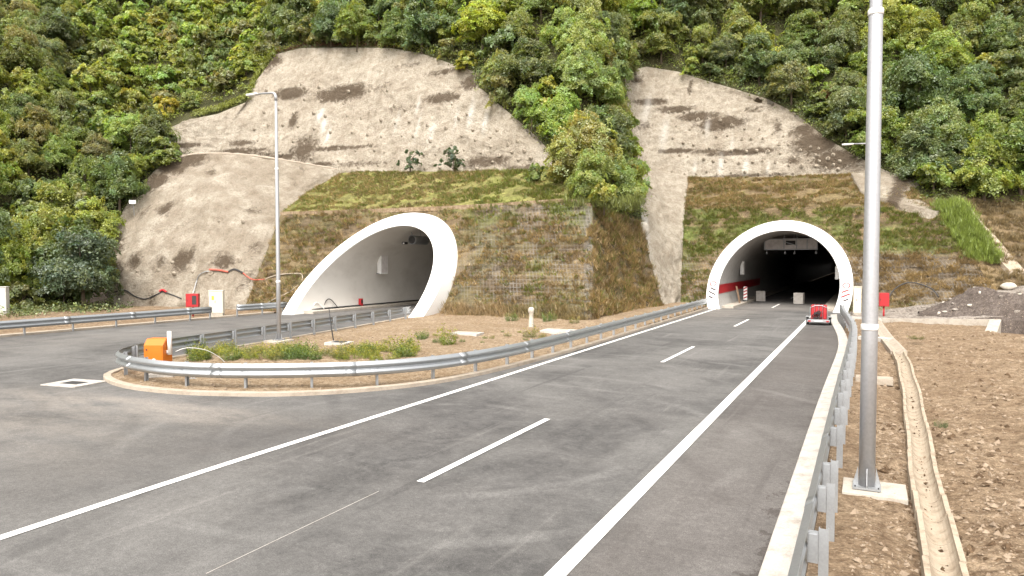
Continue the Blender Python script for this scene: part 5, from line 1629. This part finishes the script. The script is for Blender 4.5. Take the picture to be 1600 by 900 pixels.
def crown_geo(seed, h, rad, sprays, per, leaf, base=0.16, flat=0.5, droop=0.35, lobes=6):
    r = np.random.default_rng(seed)
    lob = []
    for i in range(lobes):                       # uneven lobes make the outline irregular
        a = 6.283 * i / lobes + r.uniform(-.5, .5)
        q = r.uniform(.15, .62) * rad
        lob.append((np.array([q * math.cos(a), q * math.sin(a), h * r.uniform(base + .2, .80)]), rad * r.uniform(.36, .58), h * r.uniform(.13, .22)))
    lob.append((np.array([0, 0, h * .82]), rad * .45, h * .17))
    Vs, Cs, tips = [], [], []
    for k in range(sprays):
        c, lr, lh = lob[r.integers(len(lob))]
        d = r.normal(0, 1, 3); d /= np.linalg.norm(d)
        if d[2] < -.35: d[2] *= -.5
        p = c + d * np.array([lr, lr, lh * 1.4]) * r.uniform(.5, 1.22)
        out = np.array([d[0], d[1], 0.0]); out /= max(.1, np.linalg.norm(out))
        nrm = np.array([0, 0, 1.0]) * r.uniform(.25, .75) + out * r.uniform(.35, 1.0) * (.6 + flat) + r.normal(0, .22, 3)
        nrm /= np.linalg.norm(nrm)
        e1 = out - nrm * (out @ nrm); e1 /= np.linalg.norm(e1) + 1e-9
        e2 = np.cross(nrm, e1)
        sr = rad * r.uniform(.09, .20) * (1.35 if r.random() < .15 else 1)
        m = int(per * r.uniform(.6, 1.4))
        # fronds fanning from the inner end of the spray
        fr = r.uniform(-1.1, 1.1, m); t = r.random(m) ** .7
        C = p + (e1[None] * (np.cos(fr) * t)[:, None] + e2[None] * (np.sin(fr) * t)[:, None]) * sr * 1.5 - e1 * sr * .6
        C[:, 2] -= droop * sr * t ** 2
        C += r.normal(0, sr * .10, (m, 3))
        Vs.append(leaves(C, np.tile(nrm, (m, 1)), leaf * r.uniform(.7, 1.25, m), r))
        tint = r.uniform(.72, 1.38) * np.array([r.uniform(.84, 1.14), 1.0, r.uniform(.7, 1.25)])
        Cs.append(tint[None] * r.uniform(.82, 1.18, (m, 1)))
        tips.append(p)
    return np.concatenate(Vs), np.concatenate(Cs), tips

def trunk_geo(h, rad, tips, seed):
    r = random.Random(seed)
    m = MB()
    top = Vector((r.uniform(-.2, .2), r.uniform(-.2, .2), h * .8))
    tr = h * 0.018 + 0.02
    m.tube([(0, 0, -0.5), (0.03, 0, h * .2), (top.x * .5, top.y * .5, h * .5), top], [tr * 1.3, tr, tr * .7, tr * .25], 7)
    for p in r.sample(list(tips), min(7, len(tips))):
        z0 = max(h * .15, min(p[2] * .6, h * .6))
        a = Vector((top.x * .5, top.y * .5, z0)); b = Vector(p)
        m.tube([a, a.lerp(b, .5) + Vector((0, 0, .15)), b], [tr * .45, tr * .3, tr * .12], 5)
    return m

class Proto:
    def __init__(self, seed, h, rad, sprays, per, leaf, **kw):
        self.h, self.rad = h, rad
        V, C, tips = crown_geo(seed, h, rad, sprays, per, leaf, **kw)
        self.crown = quads_obj('crown', V, M['leaf'], C)
        self.trunk = trunk_geo(h, rad, tips, seed).build('trunk', M['bark'], None, True)
        self.used = False
    def place(self, name, label, cat, loc, scale, rz, color, group=None, sz=1.0):
        root = thing(name, label, cat, tuple(loc), rz, group)
        root.scale = (scale, scale, scale * sz)
        if not self.used:
            c, t = self.crown, self.trunk
            c.parent = t.parent = root
            self.used = True
        else:
            c, t = link_copy(self.crown, root), link_copy(self.trunk, root)
        c.color = (*color, 1)
        return root

TREES = [Proto(100 + i, 6.0, 3.0, 420, 58, .105, base=-.08 + .05 * (i % 3), flat=(.45, .6, .35)[i % 3], droop=(.35, .55, .2)[i % 3], lobes=7 + i % 4) for i in range(7)]
BUSHES = [Proto(200 + i, 2.2, 1.6, 80, 60, .115, base=-.1, flat=.5, lobes=6) for i in range(4)]

def poly_in(px, py, poly):
    return bool(inside(np.array([[px, py]]), np.array(poly))[0])
# clear of the sprayed walls and open grass: outlines of those real surfaces, as seen over the valley
KEEP_CLEAR = [[(252, 192), (300, 168), (384, 138), (400, 108), (425, 84), (437, 92), (402, 150), (384, 175), (300, 198)],
              [(265, 205), (300, 190), (384, 165), (402, 130), (432, 92), (472, 82), (610, 82), (660, 92), (738, 118), (746, 140), (798, 186), (838, 220), (868, 255), (880, 275), (905, 300), (925, 330), (925, 500), (380, 480), (195, 490), (180, 400), (210, 320), (262, 262), (290, 250)],
              [(985, 122), (1012, 112), (1060, 120), (1145, 146), (1198, 164), (1238, 184), (1288, 224), (1338, 254), (1380, 280), (1440, 300), (1475, 340), (1520, 335), (1600, 335), (1600, 520), (1060, 480), (1035, 470), (1012, 345), (1008, 250), (990, 190)]]
def vegetation_spot(p, h, rad):
    """does a plant of this size at p stay off the walls, and is any of it in view?"""
    x, y, k = PR(p)
    if k < 20: return None
    s = F_PX / k
    x1, y1, _ = PR(p + np.array([0, 0, h]))
    if x < -rad * s or x > 1600 + rad * s or y1 > 520 or y < -10: return None
    for dx, t in ((0, .95), (0, .5), (-.6, .55), (.6, .55), (0, .15), (-.75, .35), (.75, .35)):
        qx, qy = x + dx * rad * s, y + (y1 - y) * t
        if any(poly_in(qx, qy, K_) for K_ in KEEP_CLEAR): return None
    return x, y, k

rng = random.Random(3)
M['leaf_plain'] = M['leaf'].copy(); M['leaf_plain'].name = 'undergrowth_leaf'
# singular plants first
def ground_at(px, py, lo=50, hi=110):
    return hill_pt(px, py, lo, hi)
p = np.array([-57.2, 35.6, .1]); TREES[0].place('locust_tree', 'dark blue green locust tree at the roadside left of the smooth slab', 'tree', p, 1.1, 1.0, LEAF['blue'], sz=.95)
p = K(974, 338, 57.5); TREES[1].place('young_tree', 'bright green young tree with yellow tips on the corner above the dry flank', 'tree', p, .66, 2.0, (0.19, 0.225, 0.036), sz=1.15)
V, C, tips = crown_geo(333, 1.6, .9, 26, 40, .14, base=.1)
yt = quads_obj('yellow_tips', V, M['leaf'], C, bpy.data.objects[-1] if False else None)
yroot = [o for o in bpy.data.objects if o.get('label', '').startswith('bright green young tree')][0]
yt.parent = yroot; yt.location = (-.5, -1.3, 4.1); yt.color = (0.30, 0.22, 0.02, 1)
SH = [Proto(400 + i, 2.0, 1.2, 30, 40, .10, base=.02, flat=.7, droop=.1, lobes=5) for i in range(2)]
SH[0].place('shrub', 'grey green shrub at the foot of the left shotcrete wall, left of two', 'shrub', lu(641, 271), 1.15, .3, LEAF['blue'], 'pair of shrubs under the left wall')
SH[1].place('shrub', 'grey green shrub at the foot of the left shotcrete wall, right of two', 'shrub', lu(708, 272), 1.25, 1.3, LEAF['blue'], 'pair of shrubs under the left wall')
BUSHES[0].place('shrub', 'red leaved bush among dark trees above the right wall', 'shrub', ground_at(1296, 163), .75, .3, (.30, .055, .05))
BUSHES[1].place('shrub', 'low green bush on the crest of the left grassy berm', 'shrub', lu(838, 285), .7, .9, LEAF['mid'])
BUSHES[2].place('shrub', 'yellow green bush at the corner of the meshed slope', 'shrub', lf(938, 330) + [0, .8, .2], .85, .9, LEAF['yellow'])

SPEC = {'bright': ('feathery_tree', 'bright green feathery tree'), 'dark': ('broadleaf_tree', 'dark green dense tree'), 'mid': ('broadleaf_tree', 'mid green leafy tree'),
        'yellow': ('yellowing_tree', 'yellow green tree'), 'olive': ('olive_tree', 'dull olive green tree')}
SPEC['olive'] = ('dull_tree', 'dull olive green tree')
def region(x, y):
    if x < 420 and not (y < 60 and x > 250): return 'on the slope left of the shotcrete walls'
    if x < 745: return 'above the left shotcrete wall'
    if x < 1010 and y > 60: return 'on the spur between the two shotcrete walls'
    return 'above the right shotcrete wall'
cand = hill_samples(14000, 12)
cand = cand[np.argsort([PR(q)[2] + rng.uniform(0, 6) for q in cand])]
placed = np.zeros((0, 3))
count = 0
for q in cand:
    if count >= 298: break
    x, y, k = PR(q)
    if foot_of_hill(q[None])[0] > .5: continue
    scrub = (110 < x < 425 and 25 < y < 240)
    sc = rng.uniform(.36, .66) if scrub else rng.uniform(.72, 1.30)
    if not scrub and x < 330 and y < 340: sc *= .78
    dmin = 2.3 if scrub else (2.9 if 745 < x < 1010 and y > 60 else 3.5) * sc
    if len(placed) and np.min(np.linalg.norm((placed - q) * [1, 1, .8], axis=1)) < dmin: continue
    v = vegetation_spot(q, 6.0 * sc, 2.7 * sc)
    if v is None: continue
    w = rng.random()
    left = x < 420
    if scrub: sp = 'yellow' if w < .22 else 'bright' if w < .68 else 'olive' if w < .85 else 'mid'
    elif left: sp = 'bright' if w < .38 else 'dark' if w < .62 else 'mid' if w < .82 else 'yellow' if w < .92 else 'olive'
    elif x < 760: sp = 'dark' if w < .36 else 'mid' if w < .66 else 'yellow' if w < .80 else 'bright'
    elif x < 1010: sp = 'mid' if w < .34 else 'dark' if w < .62 else 'olive' if w < .82 else 'yellow' if w < .9 else 'bright'
    else: sp = 'dark' if w < .34 else 'mid' if w < .64 else 'bright' if w < .78 else 'olive' if w < .92 else 'yellow'
    if sp == 'yellow' and x > 1300: sp = 'bright'
    if scrub:
        nm, lb = 'scrub_bush', {'yellow': 'yellow green bush', 'bright': 'bright green bush', 'olive': 'dull olive bush', 'mid': 'mid green bush'}[sp]
    else:
        nm, lb = SPEC[sp]
    reg = region(x, y)
    c = np.array(LEAF[sp]) * rng.uniform(.8, 1.22) * np.array([rng.uniform(.88, 1.14), 1, rng.uniform(.8, 1.2)])
    if 745 < x < 1010 and y > 60:
        sc *= .82; c = c * 1.22
    pr = BUSHES[rng.randrange(4)] if scrub else TREES[rng.randrange(7)]
    s2 = sc * 2.4 if scrub else sc
    pr.place(nm, lb + ' ' + reg, 'bush' if scrub else 'tree', q - [0, 0, .15], s2, rng.uniform(0, 6.28), tuple(c), lb + 's ' + reg, rng.uniform(.85, 1.15))
    placed = np.r_[placed, q[None]]
    count += 1
print('TREES', count, 'farthest', k)

# bushes filling the gaps below the trees
nb_ = 0
for q in hill_samples(9000, 44):
    if nb_ >= 298: break
    x, y, k = PR(q)
    if k > 100 or foot_of_hill(q[None])[0] > .5: continue
    sc = rng.uniform(.9, 1.7)
    if np.min(np.linalg.norm((placed - q) * [1, 1, .8], axis=1)) < 2.0: continue
    v = vegetation_spot(q, 2.2 * sc, 1.3 * sc)
    if v is None: continue
    sp = rng.choice(['mid', 'bright', 'olive', 'yellow', 'bright', 'dark'])
    lb = {'yellow': 'low yellow green bush', 'bright': 'low bright green bush', 'olive': 'low dull olive bush', 'mid': 'low mid green bush', 'dark': 'low dark green bush'}[sp] + ' between trees ' + region(x, y)
    BUSHES[rng.randrange(4)].place('understorey_bush', lb, 'bush', q - [0, 0, .15], sc, rng.uniform(0, 6.28), tuple(np.array(LEAF[sp]) * rng.uniform(.85, 1.25)), lb.replace('bush ', 'bushes '), rng.uniform(.8, 1.2))
    placed = np.r_[placed, q[None]]
    nb_ += 1
# undergrowth: low leafy cover of the hillside, beyond counting
r = np.random.default_rng(21)
S = hill_samples(24000, 31)
px = np.array([PR(q) for q in S])
ok = (px[:, 2] > 12) & (px[:, 0] > -520) & (px[:, 0] < 2100) & (px[:, 1] > -60) & (px[:, 1] < 520) & (foot_of_hill(S) < .5)
S, px = S[ok], px[ok]
Vs, Cs = [], []
pal = [np.array(LEAF[k]) for k in ('mid', 'dark', 'bright', 'olive', 'yellow')]
for q, (x, y, k) in zip(S, px):
    scrub = 100 < x < 430 and 15 < y < 240
    if scrub: q = q + [0, 0, .25]
    if any(poly_in(x, y - 8, K_) for K_ in KEEP_CLEAR): continue
    m = int(r.integers(40, 90)) if scrub else int(r.integers(22, 52))
    R_ = r.uniform(.6, 1.4) if scrub else r.uniform(.45, 1.25)
    d = r.normal(0, 1, (m, 3)); d /= np.linalg.norm(d, axis=1, keepdims=True); d[:, 2] = np.abs(d[:, 2])
    C = q + d * np.array([R_, R_, R_ * .75]) * r.uniform(.5, 1.1, (m, 1)) - [0, 0, .1]
    N = d * .6 + [0, 0, .8]
    Vs.append(leaves(C, N, r.uniform(.08, .17, m), r))
    pc = pal[(2, 3, 4, 2, 0)[r.integers(5)]] if scrub and r.random() < .7 else pal[min(4, int(5 * np.clip(fbm(q[None], .08, 3, 55)[0] * 1.9 - .45 + r.normal(0, .2), 0, .99)))]
    Cs.append(pc[None] * r.uniform(.6, 1.3) * r.uniform(.8, 1.2, (m, 1)))
o = quads_obj('undergrowth', np.concatenate(Vs), M['leaf_plain'], np.concatenate(Cs))
tag(o, 'low leafy undergrowth covering the hillside between the trees', 'undergrowth', kind='stuff')

# dark weeds and litter at the foot of the wooded slope
Vs, Cs = [], []
for i in range(420):
    q = np.array([r.uniform(-60.5, -52), r.uniform(20, 38.5), .05])
    if r.random() > sstep(-51, -58, q[0]) * .9 + .05: continue
    m = int(r.integers(14, 40)); R_ = r.uniform(.25, .75)
    C = q + np.abs(r.normal(0, 1, (m, 3))) * [R_ * .8, R_ * .8, R_ * .5] * np.sign(r.normal(0, 1, (m, 3)) * [1, 1, 0] + [0, 0, 1])
    Vs.append(leaves(C, r.normal(0, .5, (m, 3)) + [.2, -.2, .8], r.uniform(.06, .14, m), r)); Cs.append(pal[[0, 1, 1, 3][r.integers(4)]][None] * r.uniform(.5, 1.1) * r.uniform(.8, 1.2, (m, 1)))
o = quads_obj('roadside_weeds', np.concatenate(Vs), M['grass'], np.concatenate(Cs)); tag(o, 'dark weeds at the foot of the wooded slope behind the far left rail', 'weeds', kind='stuff')
# vine-covered ridge along the left edge of the wall
Vs, Cs = [], []
edge = resample([lw_top[1] + [0, .6, .3], lw_top[2] + [0, .6, .4], lw_top[3] + [0, .6, .4], lw_top[4] + [-.3, .6, .3], lw_top[5] + [-.3, .5, .2]], 60)
for q in edge:
    m = 130
    d = r.normal(0, 1, (m, 3)); d /= np.linalg.norm(d, axis=1, keepdims=True); d[:, 2] = np.abs(d[:, 2])
    C = q + d * np.array([.65, .75, .95]) * r.uniform(.7, 1.05, (m, 1))
    Vs.append(leaves(C, d * .7 + [0, 0, .6], r.uniform(.06, .12, m), r)); Cs.append((np.array(LEAF['bright']) * [1.0, .9, .8] * r.uniform(.75, 1.15))[None] * r.uniform(.8, 1.2, (m, 1)))
o = quads_obj('vine_hedge', np.concatenate(Vs), M['grass'], np.concatenate(Cs)); tag(o, 'hedge like band of vines along the left edge of the tall wall', 'hedge')
# dry red brown bracken on the crest of the left wall
Vs, Cs = [], []
for q in resample([lw_top[5] + [0, .4, 0], lw_top[6] + [0, .5, 0], lw_top[7] + [0, .5, 0], lw_top[8] + [0, .5, 0]], 70):
    m = 40
    C = q + r.normal(0, 1, (m, 3)) * [.35, .25, .22] + [0, 0, .3]
    Vs.append(leaves(C, r.normal(0, 1, (m, 3)) * [.6, .6, .3] + [0, -.5, .4], r.uniform(.08, .2, m), r, elong=.22)); Cs.append(np.array((.13, .055, .03))[None] * r.uniform(.6, 1.3, (m, 1)))
o = quads_obj('dry_bracken', np.concatenate(Vs), M['grass'], np.concatenate(Cs)); tag(o, 'strip of dry red brown bracken on the crest of the left wall', 'bracken', kind='stuff')
# straggling growth along the rims of the walls
Vs, Cs = [], []
for line in (lw_top[7:], rw_top[0:]):                      # and the ground just behind them
    for q in resample([np.asarray(b) for b in line], int(plen(line) / .22)):
        for off in (.7, 1.6, 2.6, 3.6):
            p_ = q + np.array([r.normal(0, .3), off + r.normal(0, .3), 0])
            p_[2] = max(q[2], float(hill_z(p_[:1], p_[1:2])[0])) + .15
            m = int(r.integers(10, 30)); R_ = r.uniform(.3, .8)
            C = p_ + r.normal(0, 1, (m, 3)) * [R_ * .5, R_ * .5, R_ * .4]
            Vs.append(leaves(C, r.normal(0, .6, (m, 3)) + [0, -.5, .6], r.uniform(.08, .16, m), r)); Cs.append(pal[[0, 1, 3, 2, 1][r.integers(5)]][None] * r.uniform(.5, 1.1) * r.uniform(.8, 1.2, (m, 1)))
for line in (lw_top[8:], rw_top[1:], lu_right, slab_left, [q + np.array([-.2, .4, .2]) for q in slab_top[:2]]):
    for q in resample([np.asarray(b) for b in line], int(plen(line) / .28)):
        m = int(r.integers(8, 34))
        R_ = r.uniform(.2, .6)
        C = q + r.normal(0, 1, (m, 3)) * [R_ * .5, R_ * .45, R_ * .5] + [0, .35, .25]
        Vs.append(leaves(C, r.normal(0, .6, (m, 3)) + [0, -.3, .7], r.uniform(.07, .15, m), r)); Cs.append(pal[[0, 1, 3, 3, 1][r.integers(5)]][None] * r.uniform(.5, 1.2) * r.uniform(.8, 1.2, (m, 1)))
o = quads_obj('rim_growth', np.concatenate(Vs), M['grass'], np.concatenate(Cs)); tag(o, 'straggling leafy growth along the rims of the shotcrete walls', 'undergrowth', kind='stuff')

# grass on the slopes
def blades(base, h, w, r, lean, cols, nb=9):
    n = len(base)
    B = np.repeat(base, nb, 0) + r.normal(0, .09, (n * nb, 3)) * [1, 1, .3]
    H = np.repeat(h, nb) * r.uniform(.55, 1.15, n * nb)
    d = r.normal(0, .38, (n * nb, 3)); d[:, 2] = 1.0; d += lean
    d /= np.linalg.norm(d, axis=1, keepdims=True)
    a = r.normal(0, 1, (n * nb, 3)); a[:, 2] = 0; a /= np.linalg.norm(a, axis=1, keepdims=True)
    W = np.repeat(w, nb)[:, None] * r.uniform(.7, 1.3, (n * nb, 1))
    V = np.stack([B - a * W, B + a * W, B + d * H[:, None]], 1)
    C = np.repeat(cols * r.uniform(.6, 1.35, (n, 1)), nb, 0) * r.uniform(.75, 1.25, (n * nb, 1))
    return V, C
Vs, Cs = [], []
r = np.random.default_rng(71)
for P, g, n, hgt, hol in GRASS_JOBS:
    nv, nu = P.shape[:2]
    i, j = r.integers(0, nv - 1, n * 2), r.integers(0, nu - 1, n * 2)
    f = r.random((n * 2, 2))[:, :, None]
    q = (P[i, j] * (1 - f[:, 0]) + P[i, j + 1] * f[:, 0]) * (1 - f[:, 1]) + (P[i + 1, j] * (1 - f[:, 0]) + P[i + 1, j + 1] * f[:, 0]) * f[:, 1]
    dens = sstep(.36, .60, fbm(q * [1, 1, 1.6], .9, 4, 91))
    ok = r.random(len(q)) < dens
    if hol: ok &= (q[:, 0] - hol[0]) ** 2 + (q[:, 2] - hol[2]) ** 2 > hol[1] ** 2
    q, gg = q[ok], g[i, j][ok]
    t = fbm(q * [1, 1, 2], .6, 4, 93)
    c = lerp(np.tile(C_DRY * 1.6, (len(q), 1)), np.tile(C_STRAW * 1.25, (len(q), 1)), sstep(.38, .56, t))
    gm = r.random(len(q)) < gg * .85
    c[gm] = lerp(np.tile(C_GREEN * 1.35, (gm.sum(), 1)), np.tile(C_LIME * 1.15, (gm.sum(), 1)), r.random(gm.sum()))
    V, C = blades(q, r.uniform(.5, 1.1, len(q)) * hgt, np.full(len(q), .026), r, np.array([.08, -.6, -.45]), c)
    Vs.append(V); Cs.append(C)
# tall straw at the foot right of the left arch, tall green strip beside the right face
def tuft_zone(pts, n, sp, hgt, colr, lean=(0, -.2, 0), w=.02):
    q = pts[r.integers(0, len(pts), n)] + r.normal(0, 1, (n, 3)) * sp
    V, C = blades(q, r.uniform(.6, 1.1, n) * hgt, np.full(n, w), r, np.array(lean), np.tile(np.array(colr), (n, 1)) * r.uniform(.75, 1.25, (n, 1)))
    Vs.append(V); Cs.append(C)
tuft_zone(np.array([lf(x, y) for x in range(700, 800, 6) for y in (484, 492, 500, 506)]), 420, [.3, .2, .1], .75, (.30, .215, .115))
tuft_zone(np.array([lf(x, y) for x in range(800, 920, 8) for y in (488, 500, 507)]), 500, [.3, .2, .1], .6, (.22, .17, .08))
gz = [rf(1462 + 75 * t + dx, 322 + 120 * t) + np.array([.2, .2, .1]) for t in np.linspace(0, .72, 20) for dx in (0, 12, 24, 34)]
tuft_zone(np.array(gz), 2600, [.25, .3, .15], .7, (.19, .245, .045))
hz = hill_samples(90000, 77); hz = hz[(foot_of_hill(hz) > .4) & (hz[:, 0] < 26)]
tuft_zone(hz, 9000, [.15, .15, .03], .34, (.20, .145, .07))
tuft_zone(np.array([lf(x, 320) + np.array([0, .3, .0]) for x in range(880, 1000, 6)]), 260, [.3, .4, .2], .7, (.15, .17, .045))
o = quads_obj('slope_grass', np.concatenate(Vs), M['grass'], np.concatenate(Cs)); tag(o, 'dry and green grass tufts covering the slopes round the portals', 'grass', kind='stuff')

# weeds on the island: each clump a plant of its own
WEED = []
for s in range(4):
    rr_ = np.random.default_rng(500 + s)
    Vq, Cq = [], []
    for k in range(34):
        a = rr_.random() * 6.28; d = rr_.random() ** .6 * .42
        b = np.array([d * math.cos(a), d * math.sin(a), 0]); hgt = rr_.uniform(.25, .8) * (1 - d * .7)
        m = 26
        t = rr_.random(m)
        C = b + np.stack([t * hgt * .25 * math.cos(a), t * hgt * .25 * math.sin(a), t * hgt], 1) + rr_.normal(0, .05, (m, 3))
        Vq.append(leaves(C, rr_.normal(0, .5, (m, 3)) + [0, 0, .7], rr_.uniform(.022, .05, m), rr_, elong=.4))
        Cq.append(np.tile([1, 1, 1.], (m, 1)) * rr_.uniform(.6, 1.35) * np.where(t[:, None] > .82, np.array([[1.7, 1.35, .8]]), 1.0))
    WEED.append([np.concatenate(Vq), np.concatenate(Cq), None])
def weed(px, py, s, c, label, group=None, sz=1.0):
    w = WEED[rng.randrange(4)]
    p = G(px, py, .12)
    p[2] = island_z(p[None])[0] + .06
    if w[2] is None:
        o = w[2] = quads_obj('weed_clump', w[0], M['leaf'], w[1])
    else:
        o = w[2].copy(); col.objects.link(o)
    o.location = tuple(p); o.scale = (s, s, s * sz); o.rotation_euler = (0, 0, rng.uniform(0, 6.28)); o.color = (*c, 1)
    tag(o, label, 'weed', group)
YG, GR, PG = (.20, .235, .04), (.095, .15, .035), (.18, .185, .075)
weed(632, 556, 1.25, (.15, .19, .02), 'bright yellow green weed clump near the front rail, right of the lamp post')
weed(700, 540, .95, (.15, .19, .02), 'tall yellow green weed beside the flat pale cover', None, 1.5)
weed(659, 531, .75, GR, 'dark green weed clump on the bare middle of the island')
weed(828, 528, .9, PG, 'pale weed at the foot of the white marker stone')
weed(800, 504, .9, GR, 'round green weed at the foot of the dry slope, left of the marker stone')
weed(858, 506, 1.0, GR, 'round green weed at the foot of the dry slope, right of the marker stone')
weed(898, 508, .7, PG, 'small pale weed near the corner of the meshed slope')
for k in range(120):
    x = rng.uniform(305, 650) if k < 98 else rng.uniform(600, 860)
    y = (rng.uniform(548, 566) if k < 98 else rng.uniform(520, 540))
    a = rng.random()
    g = 'weeds growing along the island'
    c, lb = (YG, 'yellow green weed clump growing among others on the island') if a < .35 else (GR, 'dark green weed clump growing among others on the island') if a < .7 else (PG, 'pale dry weed clump growing among others on the island')
    weed(x, y, rng.uniform(.35, .95) * (1 if k < 98 else .5), c, lb, lb.replace('clump', 'clumps'), rng.uniform(.6, 1.15))
o = WEED[0][2].copy(); col.objects.link(o); p = G(1469, 667, .25); o.location = tuple(p); o.scale = (.30, .30, .25); o.color = (.06, .10, .03, 1); tag(o, 'small green tuft beside the drainage channel', 'weed')
for k in list(o.keys()):
    if k == 'group': del o[k]
o = WEED[1][2].copy(); col.objects.link(o); p = G(1432, 530, .25); o.location = tuple(p); o.scale = (.9, .7, .3); o.color = (.10, .11, .035, 1); tag(o, 'flat dull green patch of weed on the verge near the kerb wall', 'weed')
for k in list(o.keys()):
    if k == 'group': del o[k]
